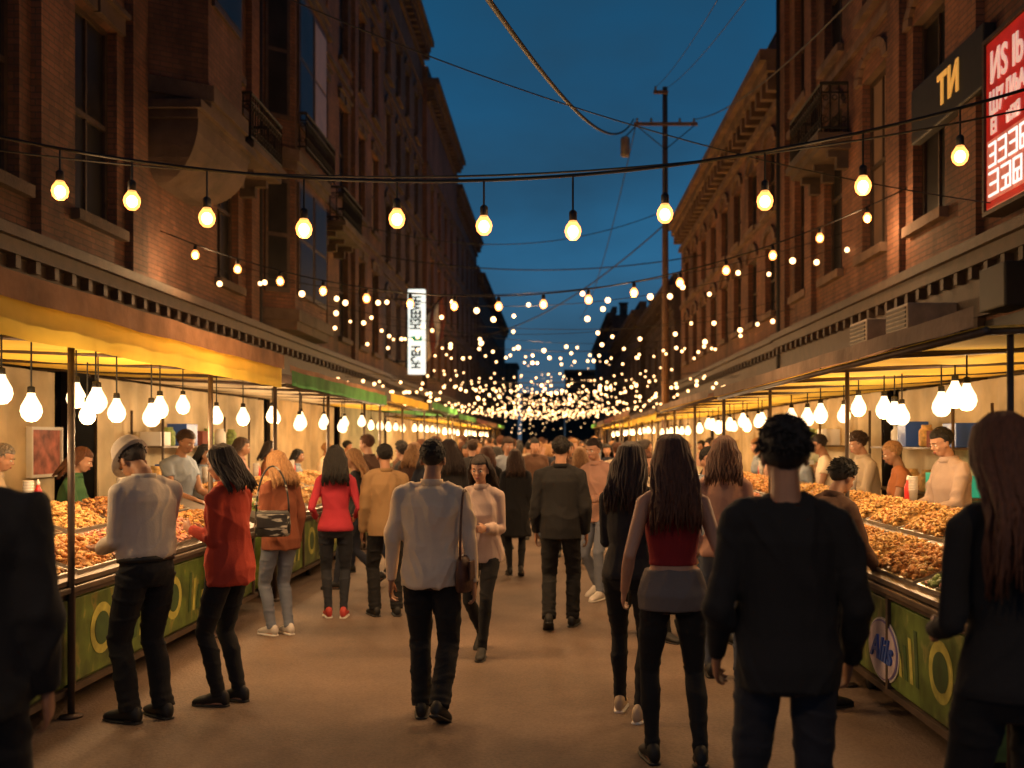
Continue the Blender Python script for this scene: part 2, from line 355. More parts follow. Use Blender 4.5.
    for k,sg in enumerate((-1,1)):
        S,E,Wp=sh[k],el[k],wr[k]
        if kind=='crop': tm.tube([T(.47,sg*.10,-.06),T(.53,sg*.095,-.03),T(.535,sg*.095,.01),T(.47,sg*.09,.07)],.022,8); continue
        tm.tube([T(.525,sg*.04),T(.51,sg*.11),S],[.055*fw,.052*fw+off*.3,ar[0]*.95*fw],12)
        tm.ell(S,(ar[0]*fw,)*3)
        if slv==1:
            tm.tube([S,(S+E)/2,E,(E+Wp)/2,Wp],[x*fw for x in ar],14); tm.ell(E,(ar[2]*fw,)*3)
        else:
            tm.tube([S,S+(E-S)*slv,S+(E-S)*slv*1.9*.5],[ar[0]*fw,ar[1]*fw,ar[1]*fw],14)
    fin(tm,{'shirt':'shirt','tucked':'shirt','jacket':'jacket','coat':'coat','tee':'shirt','crop':'top','fitted':'top'}[kind],tmt,gv,2,{'jacket':.011,'coat':.011,'crop':.003,'fitted':.005}.get(kind,.012),(15,13,9),seed+5)
    if collar and kind in('shirt','tucked','jacket','coat'):
        cm_=MB(); r0=.07*fw; secs=[]
        cc=T(.56,0,.0)
        for zz,ro in ((-.02,1.08),(.012,1.02),(.026,.98),(.026,.86),(-.0,.86)):
            secs.append((cc+Rl@V((0,-.25*zz,zz)),U,W,r0*ro,(r0+.006)*ro))
        cm_.loft(secs,20); 
        for i,v in enumerate(cm_.v): cm_.v[i]=tuple(V(v)*s)
        cm_.build('collar',tmt,root,True)
    if kind=='tucked':
        bl=MB(); bl.loft([(T(.055),U,W,TS[3][1]*bulk+.024,TS[3][2]*bulk+.026),(T(.09),U,W,TS[3][1]*bulk+.026,TS[3][2]*bulk+.026)],24)
        for i,v in enumerate(bl.v): bl.v[i]=tuple(V(v)*s)
        bl.build('belt',M['black'],root,True)
    for k,sg in enumerate((-1,1)):
        A=ank[k]; ya=math.radians(-sg*8); pit=math.radians(feet[k][2]); f=V((math.sin(-ya),math.cos(ya)*math.cos(pit),-math.sin(pit) if pit>0 else math.sin(-pit))).normalized()
        u=f.cross(V((0,0,1))).normalized(); w=u.cross(f); B0=A-w*.08
        q=MB(); sc=.9 if fem else 1
        prof=((-.078,.018,.03,.045),(-.068,.032,.045,.05),(-.03,.04,.056,.062),(.01,.042,.06,.066),(.05,.044,.045,.055),(.10,.048,.034,.043),(.15,.046,.028,.036),(.19,.034,.02,.03),(.205,.015,.01,.026))
        q.loft([(B0+f*a*sc+w*max(zc,rz+.012),u,w,rx*sc,rz) for a,rx,rz,zc in prof],14)
        so=MB(); so.loft([(B0+f*a*sc+w*.012,u,w,(rx+.004)*sc,.012) for a,rx,rz,zc in prof],14)
        for g in (q,so):
            for i,v in enumerate(g.v): g.v[i]=tuple(V(v)*s)
        sho=q.build('shoe',shoes or M['black'],root,True); so.build('sole',M['rubber'] if (shoes is None) else M['white'],sho,True)
    st,hm,hl=hair
    if st!='none':
        hr=MB(); fluff={'short':1.0,'long':1.03,'curly':1.12,'bob':1.05}[st]
        ph=[rr.uniform(0,6) for _ in range(6)]
        def fn(p,d):
            q=V(p)*fluff
            y,z=q.y,q.z+.034
            hlz=.062 if y>.045 else (-.02+(.082)*max(0,(y+.01))/.055 if y>-.01 else -.02-.05*min(1,(-.01-y)/.05))
            if z<hlz:
                t=min(1,(hlz-z)/.02); q*= (1-.2*t)
            else:
                q*=1+.010*math.sin(d.x*23+ph[0]+3*math.sin(d.z*7))+.010*math.sin(d.y*19+ph[1]+d.x*9)
            return q
        hr.ell(HP(0,-.012,.034),(.079,.098,.089),Mh,44,30,fn)
        if st in('short','curly'):
            for i in range(420 if st=='short' else 800):
                a=rr.uniform(-math.pi,math.pi); e=rr.uniform(-.35,1.55); d=V((math.cos(e)*math.sin(a),-math.cos(e)*math.cos(a),math.sin(e)))
                if d.y>.35 and d.z<.45: continue
                p=V((d.x*.079,d.y*.098,d.z*.089))*fluff; tg=V((rr.uniform(-1,1),rr.uniform(-1,.4),rr.uniform(-.9,.1))); tg=(tg-d*tg.dot(d)*(.85 if st=='short' else .3)).normalized()
                L_=.024 if st=='short' else .024
                hr.tube([HP(0,-.012,.034)+Mh@(p*.97),HP(0,-.012,.034)+Mh@(p*1.02+tg*L_*.5),HP(0,-.012,.034)+Mh@(p*(1.0 if st=='short' else 1.03)+tg*L_)],[.0045,.004,.001],4)
        if st in('long','bob'):
            nl=190
            for i in range(nl):
                a=rr.uniform(-1.9,1.9); 
                d0=V((math.sin(a)*.35,-math.cos(a)*.35,.93)); d1=V((math.sin(a)*.85,-math.cos(a)*.85,.5)); d2=V((math.sin(a),-math.cos(a),-.05))
                g=rr.uniform(1.0,1.07)*fluff
                pts=[HP(0,-.012,.034)+Mh@V((d.x*.082*g,d.y*.1*g,d.z*.09*g)) for d in (d0,d1,d2)]
                b_=pts[-1]; L_=hl*rr.uniform(.78,1.08); yb=T(.4).y-.15
                wv=rr.uniform(0,6); wa=rr.uniform(.004,.014)
                for j in range(1,7):
                    f_=j/6; z_=b_.z-L_*f_
                    x_=b_.x+math.sin(a)*(.01+.03*f_)+wa*math.sin(wv+j*1.3)
                    yt=yb if abs(a)<1.25 else yb+.05
                    drop=min(1,(b_.z-z_)/.2)
                    y_=b_.y*(1-drop)+ (yt-rr.uniform(-.012,.02))*drop
                    pts.append(V((x_,y_,z_)))
                r0=rr.uniform(.006,.011)
                hr.tube(pts,[r0*.5,r0,r0*1.1,r0*1.1,r0*1.1,r0,r0*.9,r0*.7,r0*.2],5)
        for i,v in enumerate(hr.v): hr.v[i]=tuple(V(v)*s)
        hr.build('hair',hm,root,True)
    if hat:
        ht=MB(); c=HP(0,-.012,.055); Mx=Mh@Matrix.Rotation(math.radians(-6),3,'X')
        ht.loft([(c+Mx@V((0,yo,z)),Mx@V((1,0,0)),Mx@V((0,1,0)),a,b_) for a,b_,z,yo in ((.108,.145,-.024,.022),(.108,.145,-.014,.022),(.094,.114,.002,0),(.092,.110,.012,0),(.090,.108,.045,0),(.080,.095,.072,0),(.05,.06,.086,0),(.01,.012,.088,0))],28)
        me=ht.mesh('h'); 
        for v in me.vertices: v.co*=s
        obj('hat',me,hat,root,True)
    if face:
        for e in (-1,1):
            q=MB(); q.ell(HP(e*.03,.0745,-.004),(.013,.011,.0085),Mh,12,8); w_=MB(); w_.ell(HP(e*.03,.0835,-.004),(.0055,.003,.0055),Mh,10,6)
            br=MB(); br.tube([HP(e*.014,.09,.016),HP(e*.03,.09,.021),HP(e*.046,.078,.016)],[.003,.0035,.002],6)
            for g in (q,w_,br):
                for i,v in enumerate(g.v): g.v[i]=tuple(V(v)*s)
            eo=q.build('eye',M['white'],root,True); w_.build('iris',M['black'],eo,True); br.build('eyebrow',hm or M['black'],root,True)
        q=MB(); q.ell(HP(0,.0885,-.060),(.02,.007,.0045),Mh,12,6); q.ell(HP(0,.088,-.067),(.017,.007,.004),Mh,12,6)
        for i,v in enumerate(q.v): q.v[i]=tuple(V(v)*s)
        q.build('lips',M['lips'],root,True)
    return root
def place(o,x,y,rz,z=0): o.location=(x,y,z); o.rotation_euler=(0,0,math.radians(rz)); return o
def fab(name,c,var=.1): return mat(name,c,.92,var,5,.12,90)
sk=[mat('skin_light',(.50,.27,.17),.55,.08,10), mat('skin_tan',(.36,.18,.10),.55,.08,10), mat('skin_dark',(.18,.085,.05),.55,.08,10)]
M['lips']=mat('lips',(.4,.12,.1),.5,.1)
hairm={k:mat('hair_'+k,c,.6,.35,30,.5,120,stretch=(3,3,.4)) for k,c in dict(black=(.010,.008,.007),brown=(.05,.024,.013),dark=(.022,.012,.009),blond=(.38,.20,.08),grey=(.25,.22,.19),auburn=(.11,.04,.018)).items()}
F={k:fab('fabric_'+k,c) for k,c in dict(black=(.009,.009,.010),charcoal=(.022,.021,.022),white=(.74,.60,.43),grey=(.56,.50,.42),red=(.45,.05,.025),pinkred=(.42,.03,.05),rust=(.20,.06,.028),tan=(.28,.175,.08),jeans=(.06,.075,.11),darkjeans=(.02,.023,.032),
    coat=(.50,.38,.32),pink=(.42,.24,.18),green=(.06,.16,.07),blue=(.26,.30,.36),navy=(.02,.024,.04),orange=(.38,.13,.045),cream=(.50,.40,.29),lightjeans=(.15,.17,.22),brown=(.1,.05,.03),crimson=(.22,.010,.013),slate=(.15,.13,.12)).items()}
def shoem(n,c): return mat(n,c,.5,.15,8)
SH=dict(beige=shoem('shoe_beige',(.5,.38,.25)),red=shoem('shoe_red',(.45,.05,.04)),white=shoem('shoe_white',(.6,.55,.5)))
walkA=((-.10,.24,0),(.10,-.26,38)); walkB=((-.10,-.26,38),(.10,.24,0)); stand=((-.10,.03,0),(.11,-.03,0))
h=hairm
P=place
P(person('person in black jacket cut off by the left edge of the picture, very close',1.86,False,3,5,top=('jacket',F['black']),bottom=('pants',F['black']),hair=('short',h['black'],0),skin=sk[1],seed=1,bulk=1.08,vox=.01),-1.83,3.05,15)
P(person('person in brimmed grey hat and pale shirt looking down at left food counter',1.76,False,3,46,feet=((-.09,.03,0),(.09,-.04,0)),hands=((-.12,.27,1.05),(.10,.28,1.02)),palm=((0,-.2,1),(0,-.2,1)),
   top=('tucked',F['grey']),bottom=('pants',F['black']),hair=('short',h['dark'],0),skin=sk[1],hat=fab('hat_grey',(.34,.29,.24)),face=True,seed=2,bulk=1.04,vox=.0065),-2.50,6.12,58)
P(person('person in red hip length jacket with dark hair, hands at chest, by left counter',1.69,True,1,14,feet=((-.07,.03,0),(.08,-.03,0)),hands=((-.07,.24,1.18),(.07,.24,1.15)),palm=((1,0,.2),(-1,0,.2)),
   top=('jacket',F['red']),bottom=('jeans',F['black']),hair=('long',h['dark'],.22),skin=sk[0],face=True,seed=3,vox=.0065),-2.12,6.5,74)
P(person('person with blond hair, rust jacket and jeans turned to the left stall',1.62,True,1,14,feet=((-.07,.03,0),(.08,-.03,0)),hands=((-.12,.2,1.02),None),top=('jacket',F['rust']),bottom=('jeans',F['lightjeans']),shoes=SH['white'],hair=('long',h['blond'],.24),skin=sk[0],face=True,seed=4),-2.42,8.8,48)
P(person('person in pinkish red sweater with long black hair seen from behind',1.66,True,0,4,feet=((-.07,.02,0),(.08,-.02,0)),hands=((-.2,.16,1.02),(.2,.16,1.02)),top=('fitted',F['pinkred']),bottom=('skinny',F['darkjeans']),shoes=SH['red'],hair=('long',h['black'],.3),skin=sk[0],seed=5),-2.12,9.66,12)
P(person('person in mustard tan jacket and black trousers seen from behind, left of centre',1.68,False,2,6,feet=stand,top=('jacket',F['tan']),bottom=('pants',F['black']),hair=('short',h['black'],0),skin=sk[1],seed=6),-1.65,9.75,22)
P(person('person in loose white shirt and black trousers walking away at centre left',1.72,False,2,3,feet=((-.07,.05,0),(.075,-.16,24)),hands=((-.265,.05,.86),(.265,.0,.86)),hint=((-.6,-1,0),(.6,-1,0)),top=('shirt',F['white']),bottom=('pants',F['black']),hair=('short',h['black'],0),skin=sk[1],seed=7,vox=.006,bulk=1.07,collar=True),-.76,6.15,-3)
P(person('person in pale coat with long dark hair walking toward the camera',1.6,True,2,6,feet=((-.06,.2,0),(.06,-.2,38)),hands=((-.1,.24,1.12),None),top=('jacket',F['coat']),bottom=('skinny',F['black']),hair=('long',h['dark'],.26),skin=sk[0],face=True,seed=8,palm=((1,0,0),None)),-.59,8.05,168)
P(person('person in long black coat, small, walking away down the street centre',1.6,True,0,3,feet=((-.07,.1,0),(.07,-.1,20)),top=('coat',F['black']),bottom=('skinny',F['black']),hair=('long',h['brown'],.28),skin=sk[0],seed=9,vox=.01),-.50,12.6,5)
P(person('person in black jacket and trousers walking away at street centre',1.75,False,2,2,feet=((-.09,-.16,26),(.10,.12,0)),top=('jacket',F['black']),bottom=('pants',F['black']),hair=('short',h['black'],0),skin=sk[1],seed=10),.05,9.1,-6)
P(person('person in light pink shirt and blue jeans just right of street centre',1.74,False,3,10,feet=((-.12,.12,0),(.1,-.12,20)),hands=((-.14,.28,1.1),None),top=('shirt',F['pink']),bottom=('jeans',F['lightjeans']),shoes=SH['white'],hair=('short',h['dark'],0),skin=sk[0],face=True,seed=11,palm=((1,0,0),None)),.47,10.9,140)
P(person('person in dark top and leggings with beige shoes, behind the red top person',1.70,True,2,4,feet=((-.09,.12,0),(.09,-.1,0)),hands=((-.1,.3,1.12),None),top=('fitted',F['charcoal']),bottom=('skinny',F['black']),shoes=SH['beige'],hair=('long',h['brown'],.34),skin=sk[1],seed=12,palm=((1,0,0),None)),.46,6.2,-18)
P(person('person in dark red sleeveless top with long brown hair, back to camera',1.74,True,1,3,feet=((-.10,.08,0),(.13,-.1,14)),hands=((-.25,.08,.92),(.27,.06,.9)),top=('crop',F['crimson']),bottom=('skinny',F['black']),hair=('long',h['auburn'],.40),skin=sk[0],seed=13,vox=.006,waist=F['slate']),.62,5.25,2)
P(person('large person in black sweater with bushy dark hair, close, right of centre',1.79,False,1,4,feet=((-.10,.04,0),(.10,-.04,0)),hands=((-.225,.12,.92),(.235,.10,.92)),hint=((-.25,-1,0),(.25,-1,0)),top=('shirt',F['black']),bottom=('jeans',F['darkjeans']),hair=('curly',h['black'],0),skin=sk[1],seed=14,vox=.006,bulk=.97,collar=False),.81,3.5,-4)
P(person('person with long straight brown hair in black top, cut off by the right edge',1.80,True,2,8,feet=stand,hands=((-.14,.22,1.05),(.2,.24,1.0)),top=('fitted',F['black']),bottom=('skinny',F['black']),hair=('long',h['auburn'],.44),skin=sk[0],seed=15,vox=.0065,palm=((1,0,0),(-1,0,0))),1.44,3.15,4)
P(person('person with light brown hair in beige top behind the red top person',1.74,True,0,3,feet=stand,top=('fitted',F['pink']),bottom=('jeans',F['jeans']),hair=('long',h['auburn'],.25),skin=sk[0],seed=16,vox=.01),1.22,7.2,-12)
P(person('short person in brown shirt with black hair bending toward the right food counter',1.62,False,14,18,feet=stand,hands=((-.15,.4,.95),(.15,.4,.95)),top=('shirt',F['brown']),bottom=('pants',F['black']),hair=('curly',h['black'],0),skin=sk[1],seed=17,vox=.01),1.72,6.5,-62)
vend=[('vendor in green shirt behind the nearest left counter',1.66,True,(-4.45,9.15,-80),F['green'],('long',h['auburn'],.2)),
 ('vendor in pale blue shirt leaning behind the left counter beside the hat wearer',1.84,False,(-4.0,10.55,-110),F['blue'],('short',h['brown'],0)),
 ('vendor in cream shirt behind the left stall, nearest the left frame edge',1.7,False,(-4.75,8.35,-70),F['cream'],('short',h['grey'],0)),
 ('vendor in white shirt at the far end behind the right counter',1.8,False,(3.35,12.2,80),F['white'],('short',h['dark'],0)),
 ('vendor in cream shirt, second from the far end behind the right counter',1.82,False,(3.45,11.0,95),F['cream'],('curly',h['brown'],0)),
 ('vendor in orange shirt behind the middle of the right counter',1.72,False,(3.45,9.85,80),F['orange'],('short',h['blond'],0)),
 ('vendor in tan shirt with dark hair, nearest behind the right counter',1.84,False,(3.5,8.75,100),F['coat'],('short',h['black'],0))]
for i,(lb,H,fem,(x,y,rz),fm,hh) in enumerate(vend):
    P(person(lb,H,fem,6,16,feet=stand,hands=((-.16,.36,1.05),(.14,.36,1.05)),palm=((0,-.2,-1),(0,-.2,-1)),top=('tee' if i%2 else 'shirt',fm),bottom=('pants',F['charcoal']),hair=hh,skin=sk[i%2],face=True,seed=30+i,vox=.009),x,y,rz)
protos=[]
for i,(fem,ft,tp,bt,hh,fc) in enumerate([(False,walkA,'jacket','pants',('short',h['black'],0),False),(False,stand,'shirt','jeans',('short',h['dark'],0),True),(True,walkB,'coat','skinny',('long',h['brown'],.25),False),
      (True,stand,'jacket','jeans',('long',h['black'],.2),True),(False,walkB,'tee','jeans',('curly',h['black'],0),True),(True,walkA,'fitted','skinny',('long',h['auburn'],.3),False)]):
    p=person('x',1.72 if not fem else 1.64,fem,2,4,feet=ft,top=(tp,F['black']),bottom=(bt,F['charcoal']),hair=hh,skin=sk[i%2],face=fc,seed=60+i,vox=.013,curl=35); protos.append((p,tp))
cols=[('black','black'),('charcoal','charcoal grey'),('white','white'),('red','red'),('brown','brown'),('pink','pink'),('cream','cream'),('navy','navy'),('blue','pale blue'),('rust','rust'),('tan','tan'),('orange','orange')]
spots=[]
heroes=[(-.5,12.6),(.47,10.9),(.05,9.1),(-1.65,9.75),(-2.12,9.66)]
fixed=[(1.5,9.2),(1.15,10.4),(1.75,10.9),(.95,12.2),(-1.5,11.9),(-2.3,11.6),(-.9,13.2),(1.6,12.8),(-2.4,13.0),(.35,13.6),(1.3,8.6),(-1.9,13.4),(-1.15,11.0),(.75,8.7),
       (-4.2,11.9),(-4.15,13.1),(-4.2,14.6),(-4.1,15.8),(-4.2,18.2),(-4.2,20),(3.4,13.6),(3.3,15.0),(3.4,16.6),(3.3,19.2),(3.3,21),(3.4,23)]
spots+=fixed; tries=0
while len(spots)<140 and tries<30000:
    tries+=1; y=14+38*(R.random()**1.5); x=R.uniform(-2.55,1.75)
    if abs(x+.35)<.35 and y<16: continue
    if all((x-a)**2+(y-b)**2>.36 for a,b in spots+heroes): spots.append((x,y))
spots.sort(key=lambda q:q[1])
for i,(x,y) in enumerate(spots):
    k=R.randrange(6); c,cn=cols[R.randrange(12)] if R.random()<.42 else cols[R.choice([0,1,4,7])]
    away=R.random()<.6; rz=R.uniform(-30,30)+(0 if away else 180)
    if x<-2: rz=R.uniform(40,100)
    if x>1.35: rz=R.uniform(-110,-40)
    side='at left stalls' if x<-1.5 else ('at right stalls' if x>.8 else 'in the roadway')
    if x<-3.5: k=R.choice([1,3,4]); rz=R.uniform(-110,-70); side='behind left counters'; c,cn=cols[R.choice([2,5,6,8,11])]
    if x>3: k=R.choice([1,3,4]); rz=R.uniform(70,120); side='behind right counters'; c,cn=cols[R.choice([2,5,6,8,11])]
    g={'shirt':'shirt','tee':'t-shirt','jacket':'jacket','coat':'long coat','fitted':'fitted top'}[protos[k][1]]
    zone='just beyond the foreground walkers' if y<14 else ('halfway down the street' if y<24 else ('in the distant crowd' if y<36 else 'at far end of crowd'))
    lb='person in %s %s %s, %s'%(cn,g,zone,side)
    mats={'shirt':F[c],'jacket':F[c],'coat':F[c],'top':F[c],'collar':F[c],'trousers':F[R.choice(['black','charcoal','darkjeans','jeans','navy','brown'])],'hair':h[R.choice(['black','black','dark','brown','auburn','blond'])]}
    dup(protos[k][0],(x,y,0),(0,0,math.radians(rz)),lb,'people in the street crowd',mats,R.uniform(.95,1.07))
for p,_ in protos: rm(p)
def bag(label,x,y,z,m,w=.26,hh=.22,d=.1,rz=0,strap=.5):
    r=thing('shoulder_bag',label,'bag',(x,y,z),math.radians(rz)); b=MB()
    b.loft([(V((0,0,zz)),V((1,0,0)),V((0,1,0)),w/2*a,d/2*a2) for zz,a,a2 in ((0,.85,.8),(.02,.98,1),(hh*.5,1.0,1.1),(hh*.9,.95,.7),(hh,.9,.4))],20)
    b.build('pouch',m,r,True,world=False); t=MB(); pts=[V((math.cos(a)*w*.45,0,hh*.9+math.sin(a)*strap)) for a in [math.pi*k/14 for k in range(15)]]
    t.tube(pts,.008,6); t.build('strap',m,r,True,world=False); f=MB(); f.box(-w*.42,w*.42,-d*.62,-d*.5,hh*.35,hh*.88); f.build('flap',m,r,bevel=.01,world=False); return r
bag('brown leather shoulder bag at the right hip of the white shirt walker',-.55,6.10,.80,mat('leather_brown',(.09,.035,.02),.5,.3,10,.3,40),.24,.22,.1,80,.42)
bag('black and white patterned bag at the hip of the blond haired person',-2.40,8.5,.90,printed('bag_pattern',(.03,.03,.03),(.5,.48,.42),30),.3,.22,.1,10,.4)
bag('white handbag hanging beside the person in the pale coat',-.86,8.0,.74,F['white'],.2,.18,.09,70,.3)
# ------------------------------------------------------------------ ground
g=MB(); g.box(-400,400,-60,900,-.2,0); struct(g.build('ground',M['asphalt']))
g=MB(); g.box(-4.55,4.05,-10,260,.003,.006); struct(g.build('road',M['asphalt']))
for nm,x0,x1 in (('pavement_left',-6.05,-4.6),('pavement_right',4.1,5.05)):
    g=MB(); g.box(x0,x1,-10,260,.0,.13); struct(g.build(nm,M['pave'],bevel=.02))
# ------------------------------------------------------------------ buildings
def win_meshes(w,hh,s):
    fr=MB(); t=.07; d0,d1=.13*s,.2*s
    fr.box(d0,d1,-w/2,-w/2+t,-hh/2,hh/2); fr.box(d0,d1,w/2-t,w/2,-hh/2,hh/2)
    fr.box(d0,d1,-w/2+t,w/2-t,-hh/2,-hh/2+t); fr.box(d0,d1,-w/2+t,w/2-t,hh/2-t,hh/2)
    fr.box(.125*s,.195*s,-w/2+t,w/2-t,-.035,.035); fr.box(.14*s,.19*s,-.02,.02,-hh/2+t,-.035); fr.box(.14*s,.19*s,-.02,.02,.035,hh/2-t)
    pn=MB(); pn.add([(.17*s,-w/2+.02,-hh/2+.02),(.17*s,w/2-.02,-hh/2+.02),(.17*s,w/2-.02,hh/2-.02),(.17*s,-w/2+.02,hh/2-.02)],[(0,1,2,3)])
    si=MB(); si.box(-.12*s,.1*s,-w/2-.12,w/2+.12,-hh/2-.14,-hh/2-.003)
    li=MB(); li.box(-.06*s,.08*s,-w/2-.14,w/2+.14,hh/2+.003,hh/2+.24); li.box(-.12*s,.08*s,-w/2-.18,w/2+.18,hh/2+.24,hh/2+.31); li.box(-.09*s,.0,-.09,.09,hh/2-.01,hh/2+.36)
    return [q.mesh(n) for q,n in ((fr,'window'),(pn,'pane'),(si,'sill'),(li,'lintel'))]
def arch_mesh(w,hh,s):
    li=MB(); n=9; r0=w/2+.02; r1=w/2+.24
    for k in range(n):
        a0=math.pi*k/n+.02; a1=math.pi*(k+1)/n-.02; q=[(r0,a0),(r1,a0),(r1,a1),(r0,a1)]
        vs=[(-.07*s,r*math.cos(a),hh/2+.55*r*math.sin(a)) for r,a in q]+[(.06*s,r*math.cos(a),hh/2+.55*r*math.sin(a)) for r,a in q]
        li.add(vs,[(0,1,2,3),(7,6,5,4),(0,4,5,1),(1,5,6,2),(2,6,7,3),(3,7,4,0)])
    return li.mesh('lintel')
WC={}
def add_window(root,s,x,y,z,w,hh,lit,stonem,arch=False):
    key=(round(w,2),round(hh,2),s,arch,stonem.name)
    if key not in WC:
        ms=win_meshes(w,hh,s)
        if arch: ms[3]=arch_mesh(w,hh,s)
        ms[0].materials.append(M['wood_dark']); ms[1].materials.append(M['glass_dark']); ms[2].materials.append(stonem); ms[3].materials.append(stonem); WC[key]=ms
    ms=WC[key]; off=chain_off(root)
    f=bpy.data.objects.new('window',ms[0]); C.objects.link(f); f.parent=root; f.location=V((x,y,z))-off
    for k,n in ((1,'pane'),(2,'sill'),(3,'lintel')):
        o=bpy.data.objects.new(n,ms[k]); C.objects.link(o); o.parent=f
        if k==1 and lit: o.material_slots[0].link='OBJECT'; o.material_slots[0].material=M['glass_warm']
def building(label,s,Xf,Y0,Y1,H,wm,rows,cols,w,stonem,arch=False,lit=.15,base=4.0,skip=(),depth=9,dent=True,shop=True,name='brick_building'):
    root=thing(name,label,'building',(Xf+s*depth/2,(Y0+Y1)/2,0))
    def pt(y,d,z): return (Xf+s*d,y,z)
    mb=MB(); ys=sorted({Y0,Y1}|{c-w/2 for c in cols}|{c+w/2 for c in cols}); zs=sorted({0,H}|{r[0] for r in rows}|{r[1] for r in rows})
    holes=sorted((ri,ci) for ri in range(len(rows)) for ci in range(len(cols)) if (ri,ci) not in skip)
    def isin(ya,yb,za,zb):
        for ri,ci in holes:
            r=rows[ri]; c=cols[ci]
            if ya>=c-w/2-1e-6 and yb<=c+w/2+1e-6 and za>=r[0]-1e-6 and zb<=r[1]+1e-6: return True
        return False
    for a in range(len(ys)-1):
        for b in range(len(zs)-1):
            if not isin(ys[a],ys[a+1],zs[b],zs[b+1]):
                mb.add([pt(ys[a],0,zs[b]),pt(ys[a+1],0,zs[b]),pt(ys[a+1],0,zs[b+1]),pt(ys[a],0,zs[b+1])],[(0,1,2,3)])
    for ri,ci in holes:
        r=rows[ri]; c=cols[ci]; q=[(c-w/2,r[0]),(c+w/2,r[0]),(c+w/2,r[1]),(c-w/2,r[1])]
        for k in range(4):
            (a,b),(e,f)=q[k],q[(k+1)%4]; mb.add([pt(a,0,b),pt(e,0,f),pt(e,.26,f),pt(a,.26,b)],[(0,1,2,3)])
        mb.add([pt(a,.26,b) for a,b in q],[(0,1,2,3)])
    D=depth
    mb.add([pt(Y0,0,0),pt(Y0,D,0),pt(Y0,D,H),pt(Y0,0,H)],[(0,1,2,3)]); mb.add([pt(Y1,0,0),pt(Y1,D,0),pt(Y1,D,H),pt(Y1,0,H)],[(0,1,2,3)])
    mb.add([pt(Y0,0,H),pt(Y1,0,H),pt(Y1,D,H),pt(Y0,D,H)],[(0,1,2,3)]); mb.add([pt(Y0,D,0),pt(Y1,D,0),pt(Y1,D,H),pt(Y0,D,H)],[(0,1,2,3)])
    mb.build('wall',wm,root,recalc=False)
    for ri,ci in holes:
        r=rows[ri]; add_window(root,s,Xf,cols[ci],(r[0]+r[1])/2,w,r[1]-r[0],R.random()<lit,stonem,arch and ri<len(rows))
    X=lambda d: Xf+s*d
    if shop:
        c=MB(); c.box(X(-.30),X(0.01),Y0,Y1,base-.12,base); c.box(X(-.22),X(.01),Y0,Y1,base-.28,base-.12); c.box(X(-.1),X(.01),Y0,Y1,base-.85,base-.28)
        y=Y0+.2
        while y<Y1: c.box(X(-.2),X(-.1),y,y+.1,base-.42,base-.283); y+=.42
        c.build('shopfront_cornice',M['wood_dark'],root)
        sf=MB(); y=Y0+.1
        while y<Y1-1.2:
            sf.box(X(-.10),X(.01),y,y+.28,.0,base-.86); sf.box(X(-.05),X(.01),y+.28,min(y+3,Y1),0.0,.6); y+=3.0
        sf.build('shopfront_frame',M['wood_dark'],root)
        gl=MB(); gl.box(X(-.02),X(.005),Y0+.1,Y1-.1,.6,base-.9); gl.build('shop_window',M['glass_dark'],root)
    c=MB(); c.box(X(-.55),X(.3),Y0-.02,Y1+.02,H-.02,H+.22); c.box(X(-.4),X(.02),Y0,Y1,H-.25,H-.02); c.box(X(-.12),X(.01),Y0,Y1,H-.9,H-.75)
    if dent:
        y=Y0+.15
        while y<Y1-.2: c.box(X(-.34),X(.01),y,y+.2,H-.62,H-.252); y+=.62
    c.box(X(-.05),X(.4),Y0,Y1,H+.22,H+.75); c.build('cornice',stonem,root)
    sc=MB()
    for r in rows: sc.box(X(-.07),X(.01),Y0,Y1,r[1]+.62,r[1]+.76)
    sc.build('string_course',stonem,root)
    if H>8 and Y0>20:
        rb=MB(); y=Y0+R.uniform(1,3); a=R.uniform(.5,1.0); hh=R.uniform(.9,2.0); rb.box(X(.8),X(.8+a),y,y+a,H,H+hh); rb.box(X(.72),X(.88+a),y-.08,y+a+.08,H+hh,H+hh+.12)
        rb.build('chimney',stonem,root)
    return root
def railing(root,s,X0,X1,Y0,Y1,z,hh=.95,name='railing'):
    r=MB()
    def run(a,b):
        a=V(a);b=V(b);L=(b-a).length;n=max(2,int(L/.13))
        r.tube([a+V((0,0,hh)),b+V((0,0,hh))],.03,6); r.tube([a+V((0,0,.1)),b+V((0,0,.1))],.02,6); r.tube([a+V((0,0,hh-.15)),b+V((0,0,hh-.15))],.014,5)
        for i in range(n+1):
            p=a.lerp(b,i/n); r.tube([p,p+V((0,0,hh))],.014,4)
            if i<n:
                q=a.lerp(b,(i+.5)/n); u=(b-a).normalized()
                for zc in (hh-.24,.24): r.tube([q+u*(.045*math.cos(t))+V((0,0,zc+.045*math.sin(t))) for t in [k*math.pi/4 for k in range(9)]],.009,4)
    run((X0,Y0,z),(X1,Y0,z)); run((X1,Y0,z),(X1,Y1,z)); run((X1,Y1,z),(X0,Y1,z)); return r.build(name,M['iron'],root)
rowsL=[(4.6,7.3),(8.6,11.2),(12.4,14.9),(16.1,18.4)]
colsL=[8.2,10.6,13.1,18.35,25.8,28.4,31.0,33.4]
bl=building('tall brick building at left with oriel, iron balconies and projecting bay',-1,-6,3,35,20.5,M['brick_left'],rowsL,colsL,1.2,M['stone_dark'],lit=.12)
